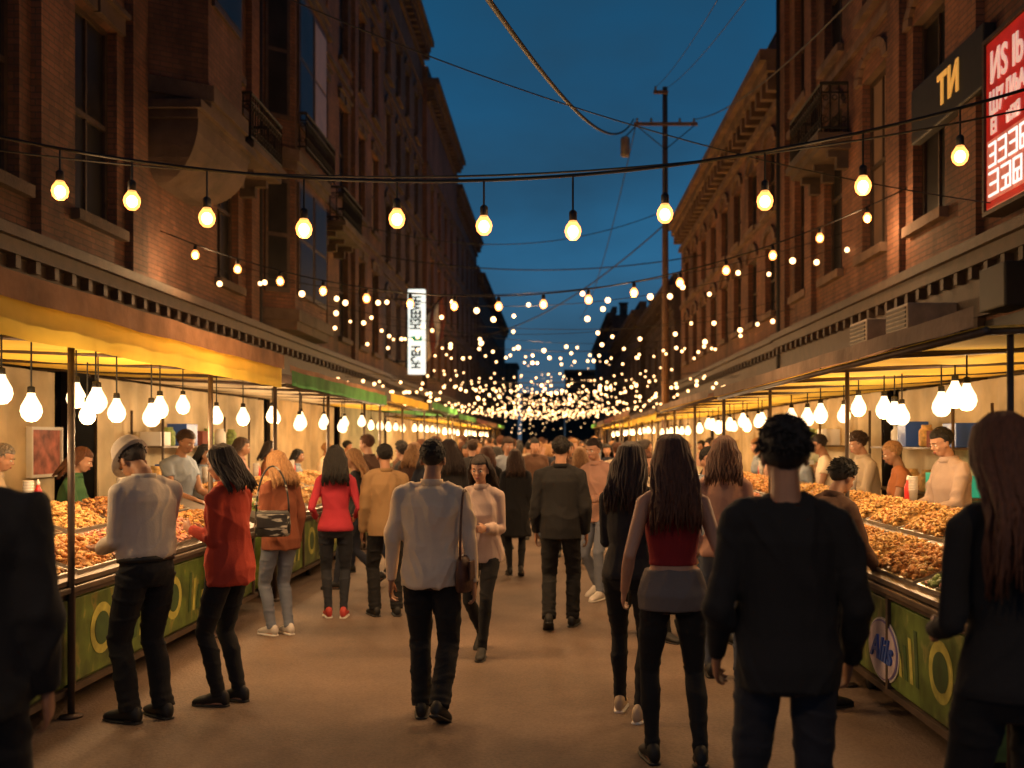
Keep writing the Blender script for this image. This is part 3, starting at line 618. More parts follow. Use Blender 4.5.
def balcony(root,s,Xf,Y0,Y1,z,pr=.9,dn=.6,m=None,small=False,rail=True):
    X=lambda d:Xf-s*d
    b=MB(); b.box(X(-.01),X(pr+.08),Y0-.08,Y1+.08,z-.12,z); b.box(X(-.01),X(pr),Y0,Y1,z-.24,z-.12)
    if small:
        for y in (Y0+.2,(Y0+Y1)/2,Y1-.2):
            b.box(X(-.01),X(pr*.7),y-.07,y+.07,z-.36,z-.243); b.box(X(-.01),X(pr*.4),y-.07,y+.07,z-.55,z-.363)
    else:
        n=7; ym=(Y0+Y1)/2; secs=[]
        for k in range(n+1):
            t=k/n; e=math.cos(t*math.pi/2); zz=z-.24-dn*math.sin(t*math.pi/2) ; hw=(Y1-Y0)/2*(.55+.4*e); p=pr*.95*e+.03
            secs.append((zz,hw,p))
        for (za,ha,pa),(zb,hb,pb) in zip(secs[:-1],secs[1:]):
            b.add([(X(-.01),ym-ha,za),(X(pa),ym-ha,za),(X(pa),ym+ha,za),(X(-.01),ym+ha,za),(X(-.01),ym-hb,zb),(X(pb),ym-hb,zb),(X(pb),ym+hb,zb),(X(-.01),ym+hb,zb)],
              [(0,3,2,1),(4,5,6,7),(0,1,5,4),(1,2,6,5),(2,3,7,6),(3,0,4,7)])
    o=b.build('balcony' if rail else 'corbel',m or M['stone_dark'],root,recalc=True)
    if rail: railing(o,s,X(.05),X(pr),Y0,Y1,z,.85)
def bay(root,s,Xf,Y0,Y1,z0,z1,pr,wm,sm,levels):
    X=lambda d:Xf-s*d; ch=.5
    foot=[(X(-.02),Y0),(X(pr),Y0+ch),(X(pr),Y1-ch),(X(-.02),Y1)]
    def prism(b,f,za,zb):
        n=len(f); b.add([(x,y,za) for x,y in f]+[(x,y,zb) for x,y in f],[tuple(range(n))[::-1],tuple(range(n,2*n))]+[(k,(k+1)%n,(k+1)%n+n,k+n) for k in range(n)])
    b=MB(); prism(b,foot,z0,z1); o=b.build('bay_window',wm,root,recalc=True)
    def scaled(e): return [(X(-.02),Y0-e),(X(pr+e),Y0+ch-e*.4),(X(pr+e),Y1-ch+e*.4),(X(-.02),Y1+e)]
    for zz in [z0]+[q for q in (7.6,11.6,15.3) if z0+1<q<z1]+[z1]:
        c=MB(); prism(c,scaled(.1),zz-.12,zz+.12); prism(c,scaled(.05),zz-.3,zz-.12); c.build('bay_moulding',sm,o,recalc=True)
    for (za,zb) in levels:
        y=Y0+ch+.1; n=2 if Y1-Y0>3 else 1; ww=(Y1-Y0-2*ch-.2)/n
        for k in range(n):
            fr=MB(); fr.box(X(pr+.002),X(pr+.05),y+k*ww+.05,y+(k+1)*ww-.05,za,zb); 
            w_=MB(); w_.box(X(pr+.05),X(pr+.06),y+k*ww+.13,y+(k+1)*ww-.13,za+.1,(za+zb)/2-.04); w_.box(X(pr+.05),X(pr+.06),y+k*ww+.13,y+(k+1)*ww-.13,(za+zb)/2+.04,zb-.1)
            f_=fr.build('window',M['wood_dark'],root); w_.build('pane',M['glass_warm'] if (k+int(za))%3==0 else M['glass_dark'],f_)
        a=V((X(-.02),Y0,0)); e=V((X(pr),Y0+ch,0)); u=(e-a); nrm=V((u.y,-u.x,0)).normalized()
        if nrm.y>0: nrm=-nrm
        p0=a+u*.2; p1=a+u*.85; fr=MB(); fr.add([p0+nrm*.03+V((0,0,za)),p1+nrm*.03+V((0,0,za)),p1+nrm*.03+V((0,0,zb)),p0+nrm*.03+V((0,0,zb)),p0+V((0,0,za)),p1+V((0,0,za)),p1+V((0,0,zb)),p0+V((0,0,zb))],[(0,1,2,3),(7,6,5,4),(0,4,5,1),(1,5,6,2),(2,6,7,3),(3,7,4,0)])
        f_=fr.build('window',M['wood_dark'],root); p0=a+u*.28; p1=a+u*.77
        for z0_,z1_ in ((za+.1,(za+zb)/2-.04),((za+zb)/2+.04,zb-.1)):
            w_=MB(); w_.add([p0+nrm*.034+V((0,0,z0_)),p1+nrm*.034+V((0,0,z0_)),p1+nrm*.034+V((0,0,z1_)),p0+nrm*.034+V((0,0,z1_))],[(0,1,2,3)]); w_.build('pane',M['glass_dark'],f_)
    return o
bay(bl,-1,-6,14.5,17.1,6.9,19.5,.8,M['brick_left'],M['stone_dark'],[(8.3,11.0),(12.2,14.6)])
balcony(bl,-1,-6,14.55,17.05,6.66,.8,.85,M['stone_dark'],rail=False)
balcony(bl,-1,-6,17.35,19.3,6.9,.72,small=True); balcony(bl,-1,-6,17.35,19.3,11.3,.72,small=True); balcony(bl,-1,-6,25.0,27.4,7.2,.7,small=True)
bay(bl,-1,-6,20.2,24.0,4.3,19.5,.62,M['brick_left'],M['stone_dark'],[(4.75,7.1),(8.3,11.1),(12.2,14.8)])
railing(bl,-1,-5.9,-5.2,20.9,23.6,7.75,.8)
pil=MB()
for y in (11.7,14.2,19.65,24.6,29.7): pil.box(-6.01,-5.88,y-.25,y+.25,4.0,19.6)
pil.build('pilaster',M['brick_left'],bl)
dp=MB(); dp.tube([(-5.9,20.02,0),(-5.9,20.02,20)],.05,8); dp.build('drainpipe',M['iron'],bl)
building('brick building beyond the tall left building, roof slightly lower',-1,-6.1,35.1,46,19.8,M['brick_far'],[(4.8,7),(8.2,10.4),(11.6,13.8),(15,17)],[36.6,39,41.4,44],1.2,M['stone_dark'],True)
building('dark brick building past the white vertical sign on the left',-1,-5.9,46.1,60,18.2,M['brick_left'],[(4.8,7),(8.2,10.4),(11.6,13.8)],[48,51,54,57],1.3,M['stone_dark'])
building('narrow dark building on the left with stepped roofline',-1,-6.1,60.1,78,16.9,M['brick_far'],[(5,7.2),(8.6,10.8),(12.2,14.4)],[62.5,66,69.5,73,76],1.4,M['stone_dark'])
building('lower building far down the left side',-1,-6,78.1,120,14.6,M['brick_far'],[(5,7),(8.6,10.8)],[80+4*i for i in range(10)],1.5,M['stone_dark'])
br_=building('near brick building at right carrying the red sign',1,5,2.5,21.9,15.5,M['brick_right'],[(4.7,7.5),(8.6,11.0),(12.2,14.2)],[6.6,9.0,13.4,15.7,18.0,20.3],1.15,M['stone'],True,lit=.1)
balcony(br_,1,5,16.9,19.1,6.9,.5,m=M['stone_dark'],small=True)
pil=MB()
for y in (11.9,14.5,19.4,21.6): pil.box(4.9,5.01,y-.25,y+.25,4.0,14.6)
pil.build('pilaster',M['brick_right'],br_)
dp=MB(); dp.tube([(4.9,21.85,0),(4.9,21.85,15.5)],.07,8); dp.build('drainpipe',M['iron'],br_)
b2=building('ornate brick building with arched windows and heavy bracketed cornice at right',1,5.05,22.0,40,10.1,M['brick_right'],[(4.7,6.3),(7.1,8.6)],[23.5,25.6,27.7,29.8,31.9,34.0,36.1,38.3],1.1,M['stone'],True,lit=.1)
railing(b2,1,6.2,5.3,22.6,26,10.86,.6,'roof_railing')
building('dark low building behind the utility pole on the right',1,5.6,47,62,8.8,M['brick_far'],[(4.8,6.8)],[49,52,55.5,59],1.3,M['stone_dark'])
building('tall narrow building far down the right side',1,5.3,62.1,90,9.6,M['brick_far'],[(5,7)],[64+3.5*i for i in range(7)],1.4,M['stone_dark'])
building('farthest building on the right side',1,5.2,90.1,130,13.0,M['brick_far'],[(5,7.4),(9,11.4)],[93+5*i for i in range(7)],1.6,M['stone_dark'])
for i,(x0,x1,y,H) in enumerate([(-30,-7,180,15),(-7,2,210,11),(2,9,190,14.5),(9,40,170,18)]):
    r=thing('distant_building','distant dark building closing the street end, %s from the left'%ORD[i],'building',((x0+x1)/2,y,0)); b=MB(); b.box(x0,x1,y,y+10,0,H); b.box(x0-.3,x1+.3,y-.3,y+10,H,H+.6); b.build('wall',M['brick_far'],r)
# ------------------------------------------------------------------ signs
def wall_text(body,size,m,parent,loc,s,rot90=0,sx=1,bold=.0,shear=0.):
    me=text_mesh(body,size,.006,bold,shear); o=obj('lettering',me,m,parent); Mx=Matrix.Rotation(math.radians(90),4,'X'); 
    a=math.radians(-90 if s>0 else 90)
    o.matrix_local=Matrix.Translation(V(loc)-chain_off(parent))@Matrix.Rotation(a,4,'Z')@Mx@Matrix.Rotation(math.radians(rot90),4,'Z')@Matrix.Diagonal((sx,1,1,1)); return o
rs=thing('wall_sign','red lit sign with pale lettering on the right brick wall','sign',(4.8,10.1,4.2))
b=MB(); b.box(4.78,4.98,9.9,11.1,4.25,6.1); b.build('sign_board',M['sign_red'],rs,bevel=.02); b=MB()
for a in ((4.76,4.985,9.85,11.15,4.2,4.247),(4.76,4.985,9.85,11.15,6.103,6.15),(4.76,4.985,9.85,9.897,4.25,6.1),(4.76,4.985,11.103,11.15,4.25,6.1)): b.box(*a)
b.build('frame',M['wood_dark'],rs)
TXs=4.772
for body,size,y_,z,sx in (('ИS lb',.46,10.58,5.76,.78),('Ш7',.34,10.82,5.38,.7),('Л/bA',.26,10.38,5.42,.8),('ЕI',.22,10.88,5.13,.8),('н5IЯ',.2,10.42,5.14,.8)):
    wall_text(body,size,M['sign_text'],rs,(TXs,y_,z),1,bold=.008,sx=sx)
b=MB(); b.box(4.767,4.781,10.0,11.03,4.34,5.0); b.build('pale_panel',mat('sign_pale',(.75,.3,.25),.5,.3,6,emit=(1,.2,.14),es=.25),rs)
b=MB()
rr=random.Random(5)
for (y0,y1,z0,z1) in ((10.8,10.98,4.70,4.96),(10.55,10.75,4.70,4.96),(10.3,10.5,4.70,4.96),(10.05,10.25,4.70,4.96),(10.74,10.98,4.38,4.65),(10.45,10.68,4.38,4.65),(10.2,10.4,4.38,4.65)):
    t=.026
    b.box(4.757,4.7665,y0,y1,z1-t,z1); b.box(4.757,4.7665,y0,y1,z0,z0+t); b.box(4.757,4.7665,y0,y0+t,z0+t,z1-t)
    if rr.random()<.6: b.box(4.757,4.7665,y1-t,y1,z0+t,z1-t)
    b.box(4.757,4.7665,y0+t,y1-t,(z0+z1)/2-t/2,(z0+z1)/2+t/2)
    if rr.random()<.6: ym=(y0+y1)/2; b.box(4.757,4.7665,ym-t/2,ym+t/2,z0+t,(z0+z1)/2-t/2)
b.build('block_lettering',M['white_sign'],rs)
gs=thing('wall_sign','dark fascia sign with gold letters beside the red sign','sign',(4.8,12.5,5.7))
b=MB(); b.box(4.84,4.98,11.3,13.6,5.72,6.45); b.build('sign_board',M['black'],gs,bevel=.02); wall_text('ТИ',.5,M['sign_gold'],gs,(4.832,12.3,6.08),1,bold=.016,sx=1.0)
ws=thing('blade_sign','white lit vertical blade sign on the left facade','sign',(-5.2,37,4.1))
b=MB(); b.box(-5.44,-4.80,36.95,37.15,4.15,7.3); b.build('sign_box',M['white_sign'],ws,bevel=.03)
b=MB(); b.box(-6.0,-5.44,37.03,37.07,6.9,6.95); b.box(-6.0,-5.44,37.03,37.07,4.6,4.65); b.build('bracket',M['iron'],ws)
b=MB(); b.box(-5.3,-4.92,36.93,36.945,5.38,5.55); b.build('green_panel',M['sign_green'],ws)
def vtext(body,size,z,sx,m):
    me=text_mesh(body,size,.006,.02); o=obj('lettering',me,m,ws); o.matrix_local=Matrix.Translation(V((-5.12,36.94,z))-V(ws.location))@Matrix.Rotation(math.radians(90),4,'X')@Matrix.Rotation(math.radians(90),4,'Z')@Matrix.Diagonal((sx,1,1,1))
vtext('НЗEEWFI',.52,6.42,.58,M['black']); vtext('HЭEH',.46,4.78,.68,M['black'])
fl=thing('hanging_flag','striped flag hanging from an angled pole beyond the white vertical sign','flag',(-5.0,40,6))
b=MB(); b.tube([(-6.1,40,5.6),(-4.3,39.6,7.6)],.025,6); b.build('flag_pole',M['iron'],fl,True)
for k in range(5):
    b=MB(); vs=[]
    for j in range(9):
        for q in range(2):
            t=(k+q)/5; u=j/8; px=-5.35+.95*t+.04*math.sin(u*7+k); pz=6.45+1.0*t-u*(1.9-.25*t); vs.append((px,39.75+.06*math.sin(u*6+t*5),pz))
    b.v=vs; b.f=[(2*j,2*j+1,2*j+3,2*j+2) for j in range(8)]; q=b.build('stripe',[M['canvas_red'],M['paper']][k%2],fl,True); sd=q.modifiers.new('t','SOLIDIFY'); sd.thickness=.01
for i,y in enumerate((12.6,14.2)):
    r=thing('air_conditioner','%s grey air conditioner box on the right shopfront'%('nearer','farther')[i],'air conditioner',(4.55,y,2.95)); b=MB(); b.box(4.3,4.95,y-.4,y+.4,2.95,3.4); b.build('casing',M['grey_box'],r,bevel=.02)
    gmb=MB()
    for k in range(7): gmb.box(4.285,4.298,y-.35,y+.35,3.0+k*.055,3.03+k*.055)
    gmb.build('grille',M['iron'],r)
r=thing('junction_box','black metal equipment box below the red sign','box',(4.4,10.1,3.0)); b=MB(); b.box(4.45,4.75,9.9,10.5,3.05,3.5); b.build('casing',M['iron'],r,bevel=.02); b=MB(); b.box(4.75,5.0,9.95,10.01,3.4,3.46); b.box(4.75,5.0,10.3,10.36,3.4,3.46); b.build('bracket',M['iron'],r)
def shop_awning(label,s,Xf,Y0,Y1,m):
    r=thing('shop_awning',label,'awning',(Xf,(Y0+Y1)/2,2.7)); X=lambda d:Xf-s*d
    b=MB(); b.add([(X(.35),Y0,3.1),(X(1.1),Y0,2.72),(X(1.1),Y1,2.72),(X(.35),Y1,3.1),(X(.35),Y0,3.06),(X(1.1),Y0,2.68),(X(1.1),Y1,2.68),(X(.35),Y1,3.06)],[(0,1,2,3),(7,6,5,4),(0,4,5,1),(1,5,6,2),(2,6,7,3),(3,7,4,0)]); b.build('awning_sheet',m,r,recalc=True)
    b=MB(); b.box(X(1.1),X(1.13),Y0,Y1,2.5,2.72); b.build('valance',m,r); b=MB()
    y=Y0+.3
    while y<Y1: b.tube([(X(.1),y,2.6),(X(1.08),y,2.66)],.015,5); y+=1.8
    b.build('strut',M['iron'],r)
shop_awning('brown shop awning under the air conditioners at right',1,5,12.4,21.5,M['canvas_brown']); shop_awning('long brown shop awning on the ornate right building',1,4.95,22.2,39,M['canvas_brown'])
shop_awning('brown shop awning on the tall left building, nearest',-1,-6,5,14.5,M['canvas_brown']); shop_awning('grey shop awning on the tall left building, farther',-1,-6,14.8,34,M['canvas_grey'])
# ------------------------------------------------------------------ food trays
def heap_tray(kind,seed):
    rr=random.Random(seed); r=thing('food_tray','x','food tray'); t=MB(); L,Wd=.76,.44
    t.box(-Wd/2,Wd/2,-L/2,L/2,0,.015)
    for a in ((-Wd/2,-Wd/2+.012,-L/2,L/2),(Wd/2-.012,Wd/2,-L/2,L/2),(-Wd/2+.012,Wd/2-.012,-L/2,-L/2+.012),(-Wd/2+.012,Wd/2-.012,L/2-.012,L/2)): t.box(*a,.015,.07)
    t.build('tray',M['steel'],r)
    base={'fried':'fried','golden':'golden','skewer':'browned','shrimp':'pink_food','greens':'green_food'}[kind]
    alt={'fried':'golden','golden':'fried','skewer':'fried','shrimp':'golden','greens':'pink_food'}[kind]
    f=MB(); f2=MB(); n={'fried':330,'golden':350,'skewer':240,'shrimp':300,'greens':300}[kind]
    cx,cy=rr.uniform(-.03,.03),rr.uniform(-.1,.1)
    prof=lambda x,y: max(0,1-((x-cx)/.25)**2)*max(0,1-((y-cy)/.46)**4)
    f.ell((0,0,.03),(.2,.36,.085),None,20,10,lambda p,d:p*(1+.04*math.sin(d.x*17)*math.cos(d.y*23)))
    for i in range(n):
        q=f if rr.random()<.72 else f2
        x=rr.uniform(-.2,.2); y=rr.uniform(-.36,.36); hgt=.045+.10*prof(x,y)*rr.random()**.25
        rot=Matrix.Rotation(rr.uniform(0,6),3,'Z')@Matrix.Rotation(rr.uniform(-.8,.8),3,'X')
        if kind in('golden','skewer') and rr.random()<.6:
            a=rot@V((.028,0,0)); b_=rot@V((0,.014,.011)); q.tube([V((x,y,hgt))-a,V((x,y,hgt))+b_,V((x,y,hgt))+a],[.006,.010,.005],5)
        elif rr.random()<(.7 if kind=='shrimp' else .3):
            q.tube([V((x,y,hgt))+rot@V((.020*math.cos(t_),.020*math.sin(t_),.0)) for t_ in (0,.8,1.6,2.4,3.2)],[.008,.010,.009,.006,.003],5)
        else:
            sz=rr.uniform(.011,.024); ph=rr.uniform(0,6)
            q.ell((x,y,hgt),(sz*rr.uniform(.8,1.6),sz,sz*rr.uniform(.45,.9)),rot,7,5,lambda p,d:p*(1+.3*math.sin(d.x*5+ph)*math.cos(d.y*6+ph)))
    f.build('food',M[base],r,True); f2.build('food',M[alt],r,True,'lighter pieces mixed through the heap'); return r
trays={k:heap_tray(k,i+3) for i,k in enumerate(('fried','golden','skewer','shrimp','greens'))}
NM={'fried':'orange fried pieces','golden':'golden fritters','skewer':'dark grilled meat','shrimp':'pink seafood','greens':'green salad'}
def tray_run(s,Xf,Y0,Y1,step,rows,where,seed,first=None):
    rr=random.Random(seed); y=Y0; i=0
    while y<Y1:
        for rw in range(rows):
            k=rr.choice(['fried','golden','golden','skewer','shrimp','fried','greens'] if rw==0 else ['fried','golden','golden','skewer'])
            if first and rw==0 and i<len(first): k=first[i]
            dup(trays[k],(Xf+s*(.27+.47*rw),y+rr.uniform(-.015,.015),.90+.175*rw),(0,math.radians(20)*(-s),rr.uniform(-.02,.02)),
              '%s on tray, %s in %s row of %s'%(NM[k],ORD[i],('street side','back')[rw],where),'food trays on stall counters')
        y+=step; i+=1
# ------------------------------------------------------------------ stalls
def pendant_proto():
    r=thing('hanging_lamp','x','lamp'); c=MB(); c.tube([(0,0,.13),(0,0,.42)],.006,5); c.build('cord',M['rubber'],r); k=MB(); k.lathe((0,0,0),[(.02,.09),(.024,.10),(.022,.135),(.01,.14)],12); k.build('socket',M['rubber'],r,True)
    g_=MB(); g_.lathe((0,0,0),[(.002,-.085),(.03,-.08),(.055,-.055),(.066,-.02),(.06,.015),(.042,.05),(.027,.08),(.022,.10)],18); g_.build('glass_bulb',M['lamp_white'],r,True); return r
PP=pendant_proto()
def pendants(pts,where,light=None,e=14):
    for i,(x,y,z) in enumerate(pts):
        dup(PP,(x,y,z),None,'glowing teardrop lamp, %s from near end of %s'%(ORD[i],where),'teardrop lamps under stall canopies',scale=R.uniform(.85,1.1))
        if light is None or i%light==0: plight((x,y,z-.15),e,(1,.66,.34),.06)
def flatdisc(mb,x,y,z,ry,rz,th,n=24): 
    mb.loft([(V((x,y,z)),V((0,1,0)),V((0,0,1)),ry,rz),(V((x-th,y,z)),V((0,1,0)),V((0,0,1)),ry,rz)],n)
def stall(label,s,Xf,Y0,Y1,zc,cm,valm,trimm,panelm,backm,depth=2.0,post=2.5,ctop=.82,cdep=.95,vz=(.03,.18),tz=(-.09,.045),cst=.15,wav=1.,pr=.022,motif=False):
    r=thing('market_stall',label,'market stall',(Xf+s*1,(Y0+Y1)/2,0)); X=lambda d:Xf+s*d
    rr=random.Random(int(Y0*10)+(5 if s>0 else 0))
    b=MB(); ny=max(6,int((Y1-Y0)/.2)); nx=10; vs=[]
    for j in range(ny+1):
        for i in range(nx+1):
            y=Y0+(Y1-Y0)*j/ny; d=-.12+(depth+.15)*i/nx; z=zc+.02+.10*i/nx-.05*abs(math.sin(math.pi*(y-Y0)/(post/2)))*math.sin(math.pi*i/nx)+.010*math.sin(y*7+i*1.1)*math.sin(math.pi*i/nx)
            vs.append((X(d),y,z))
    b.v+=vs
    for j in range(ny):
        for i in range(nx):
            a=j*(nx+1)+i; b.f.append((a,a+1,a+nx+2,a+nx+1))
    b.build('canopy',cm,r,True)
    for nm,m,z0,z1,dx in (('valance',valm,zc+vz[0],zc+vz[1],-.16),('trim',trimm,zc+tz[0],zc+tz[1],-.135)):
        if m is None: continue
        b=MB(); n=int((Y1-Y0)/.07); vs=[]; ph=rr.uniform(0,6)
        for j in range(n+1):
            y=Y0+(Y1-Y0)*j/n; sag=.010*wav*abs(math.sin(math.pi*(y-Y0)/(post/2)))
            for q in range(4):
                t=q/3; wv=wav*(.006*math.sin(j*.55+ph)+.004*math.sin(j*1.37+ph*2)+.002*math.sin(j*2.3))*(1-t*.7); lo=z0-(.003*math.sin(j*.3))
                vs.append((X(dx+wv),y,lo+(z1-lo)*t-sag*(.6+.4*t)))
        b.v=vs; b.f=[(4*j+q,4*j+4+q,4*j+5+q,4*j+1+q) for j in range(n) for q in range(3)]; b.build(nm,m,r,True)
    b=MB(); b.tube([(X(-.1),Y0,zc),(X(-.1),Y1,zc)],.02,8); b.tube([(X(depth),Y0,zc+.1),(X(depth),Y1,zc+.1)],.02,8); y=Y0+.05
    while y<Y1+.01: b.tube([(X(-.1),y,zc),(X(depth),y,zc+.1)],.018,6); y+=post/2
    b.build('roof_frame',M['post'],r,True)
    y=Y0+.08
    while y<Y1:
        for d in (.04,depth-.05):
            p=MB(); p.tube([(X(d),y,0),(X(d),y,zc+.02)],pr,8); p.lathe((X(d),y,0),[(.07,.008),(.07,.02),(.03,.03)],10); p.build('post',M['post'],r,True)
        y+=post
    ya=Y0+cst; yb=Y1-.15
    b=MB(); b.box(X(.10),X(cdep),ya,yb,.12,ctop-.05); b.build('cabinet',panelm,r,bevel=.01)
    y=ya
    while y<yb-.15:
        ye=min(y+1.25,yb); b=MB(); b.box(X(.075),X(.098),y+.02,ye-.02,.2,.72); pn=b.build('printed_panel',panelm,r,bevel=.004)
        if motif and ye-y>.8 and not (s>0 and y<6.6 and y>5.6):
            yc=(y+ye)/2; sx=-s
            a=MB(); flatdisc(a,X(.0735),yc-.2,.47,.17,.17,s*.0015); a.build('printed_motif',M['print_yellow'],pn,recalc=True)
            a=MB(); flatdisc(a,X(.0705),yc-.2,.47,.11,.11,s*.0015); a.build('printed_motif',M['print_dark'],pn,recalc=True)
            for q in range(4):
                a=MB(); yy=yc+.12+.09*q; x0,x1=X(.0735),X(.072); hh=.16-.03*q
                a.add([(x0,yy,.3),(x0,yy+.05,.3),(x0,yy+.09,.3+2*hh),(x0,yy+.04,.3+2*hh),(x1,yy,.3),(x1,yy+.05,.3),(x1,yy+.09,.3+2*hh),(x1,yy+.04,.3+2*hh)],[(0,1,2,3),(7,6,5,4),(0,4,5,1),(1,5,6,2),(2,6,7,3),(3,7,4,0)]); a.build('printed_motif',M['print_yellow'] if q%2 else M['print_dark'],pn,recalc=True)
        y=ye
    b=MB(); y=ya
    b.box(X(.06),X(.099),ya,yb,.74,.775); b.box(X(.06),X(.099),ya,yb,.14,.18)
    while y<Y1: b.box(X(.055),X(.1),y-.02,y+.02,.182,.738); y+=1.25
    b.build('counter_frame',M['post'],r)
    b=MB(); b.box(X(.03),X(cdep+.05),ya-.05,yb+.05,ctop-.048,ctop-.01); b.build('countertop',M['counter'],r,bevel=.008)
    b=MB(); b.add([(X(.05),ya,ctop),(X(cdep),ya,ctop),(X(cdep),ya,ctop+.36),(X(.05),ya,ctop+.03),(X(.05),yb,ctop),(X(cdep),yb,ctop),(X(cdep),yb,ctop+.36),(X(.05),yb,ctop+.03)],[(0,1,2,3),(7,6,5,4),(0,4,5,1),(1,5,6,2),(2,6,7,3),(3,7,4,0)]); b.build('display_slope',M['counter'],r,recalc=True)
    y=ya+.35
    while y<Y1:
        w=MB(); w.tube([(X(.16),y,.06),(X(.2),y,.06)],.06,14); w.build('caster',M['rubber'],r,True); y+=1.6
    if backm:
        b=MB(); n=int((Y1-Y0)/.06); vs=[]; ph=rr.uniform(0,6)
        for j in range(n+1):
            y=Y0+(Y1-Y0)*j/n; wv=.03*math.sin(j*.8+ph)+.025*math.sin(j*.31)+.012*math.sin(j*1.9); vs+=[(X(depth-.1+wv),y,.15),(X(depth-.1+wv*.4),y,zc+.08)]
        b.v=vs; b.f=[(2*j,2*j+2,2*j+3,2*j+1) for j in range(n)]; b.build('back_curtain',backm,r,True)
    return r
stall('nearest left food stall with yellow edged brown canopy and green printed counter',-1,-2.95,3.6,10.3,2.33,M['canvas_yellow'],M['canvas_brown'],M['canvas_yellow'],M['panel_green'],M['canvas_cream'],2.3,vz=(.125,.27),tz=(-.07,.14),motif=True)
tray_run(-1,-3.0,4.3,10.0,.82,2,'nearest left stall',1,['fried','golden','golden','fried'])
stall('second left food stall with green canopy',-1,-2.95,10.6,16.6,2.3,M['canvas_cream'],M['canvas_green'],M['canvas_brown'],M['panel_teal'],M['canvas_cream'],2.0,vz=(.0,.16),tz=(.14,.22),motif=True)
tray_run(-1,-3.0,11.1,16.3,.9,2,'second left stall',2)
stall('third left stall with yellow canopy',-1,-2.95,17.0,22.0,2.35,M['canvas_yellow'],M['canvas_yellow'],None,M['panel_green'],M['canvas_cream'],2.0); tray_run(-1,-3.0,17.4,21.6,1.1,1,'third left stall',3)
stall('fourth left stall with bright green canopy',-1,-2.9,22.4,28,2.4,M['canvas_green'],M['canvas_green'],None,M['panel_teal'],M['canvas_cream'],2.0)
stall('nearest right food stall with low tan canopy and badge on green counter',1,2.0,4.4,11.6,2.2,M['canvas_yellow'],M['canvas_grey'],None,M['panel_teal'],M['canvas_cream'],2.1,vz=(.02,.11),cst=.55,wav=.5,pr=.016,motif=True)
tray_run(1,2.05,5.4,11.4,.82,2,'nearest right stall',4,['greens','fried','golden','fried'])
stall('second right stall with yellow lit canopy',1,2.0,12.0,18.0,2.22,M['canvas_yellow'],M['canvas_grey'],None,M['panel_green'],M['canvas_cream'],2.0,vz=(.02,.11),wav=.5)
tray_run(1,2.05,12.4,17.6,.9,2,'second right stall',5)
stall('third right stall under grey canopy',1,2.0,18.4,24.4,2.2,M['canvas_yellow'],M['canvas_grey'],M['canvas_yellow'],M['panel_teal'],M['canvas_cream'],2.0,vz=(.02,.11)); tray_run(1,2.05,18.8,24,1.1,1,'third right stall',6)
for s,Xf,y0 in [(-1,-2.9,28.6),(-1,-2.9,35),(-1,-2.9,41.5),(-1,-2.9,48),(1,2.0,25),(1,2.0,31.4),(1,2.0,38),(1,2.0,44.6)]:
    k=int(y0); stall('distant market stall on the %s side, %s along the row'%('left' if s<0 else 'right',{28:'fifth',35:'sixth',41:'seventh',48:'eighth',25:'fourth',31:'fifth',38:'sixth',44:'seventh'}[k]),s,Xf,y0,y0+6,2.3,M['canvas_yellow'],[M['canvas_green'],M['canvas_brown'],M['canvas_grey'],M['canvas_red']][k%4],None,M['panel_green'],M['canvas_cream'],2.0)
for t in trays.values(): rm(t)
for i,(y,z) in enumerate(((6.3,1.62),(8.6,1.62),(10.0,1.6))):
    r=thing('menu_board','framed picture board on the back curtain of nearest left stall, %s from the camera'%ORD[i],'menu board',(-5.1,y,z)); b=MB(); b.box(-5.12,-5.09,y-.28,y+.28,z-.22,z+.22); b.build('board',mat('board_print_%d'%i,[(.15,.3,.25),(.12,.2,.35),(.4,.12,.08)][i],.6,.6,9),r)
    f=MB(); 
    for a in ((y-.31,y-.28,z-.25,z+.25),(y+.28,y+.31,z-.25,z+.25),(y-.28,y+.28,z+.22,z+.25),(y-.28,y+.28,z-.25,z-.22)): f.box(-5.125,-5.07,*a)
    f.build('frame',M['white'],r)
# storage racks with boxes and jars behind the vendors
def rack(s,Xb,Y0,Y1,wh,seed):
    rr=random.Random(seed); r=thing('storage_rack','metal storage rack against the back of the %s stall'%wh,'rack',(Xb,(Y0+Y1)/2,0)); xa,xb=Xb,Xb-s*.35
    lv=(.75,1.2,1.65)
    for z in lv:
        b=MB(); b.box(xa,xb,Y0,Y1,z-.02,z); b.build('shelf_board',M['counter'],r)
    for y in (Y0+.02,Y1-.02):
        for x in (xa,xb): b=MB(); b.tube([(x,y,.0),(x,y,2.05)],.015,6); b.build('post',M['post'],r,True)
    y=Y0+.25; i=0
    while y<Y1-.2 and i<12:
        for li,z in enumerate(lv[1:]):
            cx=(xa+xb)/2
            if rr.random()<.5:
                w=rr.uniform(.12,.19); hh=rr.uniform(.14,.28); b=MB(); b.box(cx-.12,cx+.12,y-w,y+w,z+.002,z+hh); o=b.build('storage_box',rr.choice([M['cardboard'],M['canvas_red'],M['white'],M['blue'],M['sign_green']]) ,None,bevel=.006); tag(o,'box at place %s on the %s shelf of the %s stall rack'%(ORD[i],('middle','top')[li],wh),'box','boxes on stall racks')
            else:
                b=MB(); b.lathe((cx,y,z+.002),[(.06,0),(.075,.02),(.075,.16),(.05,.19),(.05,.22)],14); o=b.build('storage_jar',rr.choice([M['golden'],M['browned'],M['green_food'],M['white']]),None,True); tag(o,'jar at place %s on the %s shelf of the %s stall rack'%(ORD[i],('middle','top')[li],wh),'jar','jars on stall racks')
        y+=rr.uniform(.36,.5); i+=1
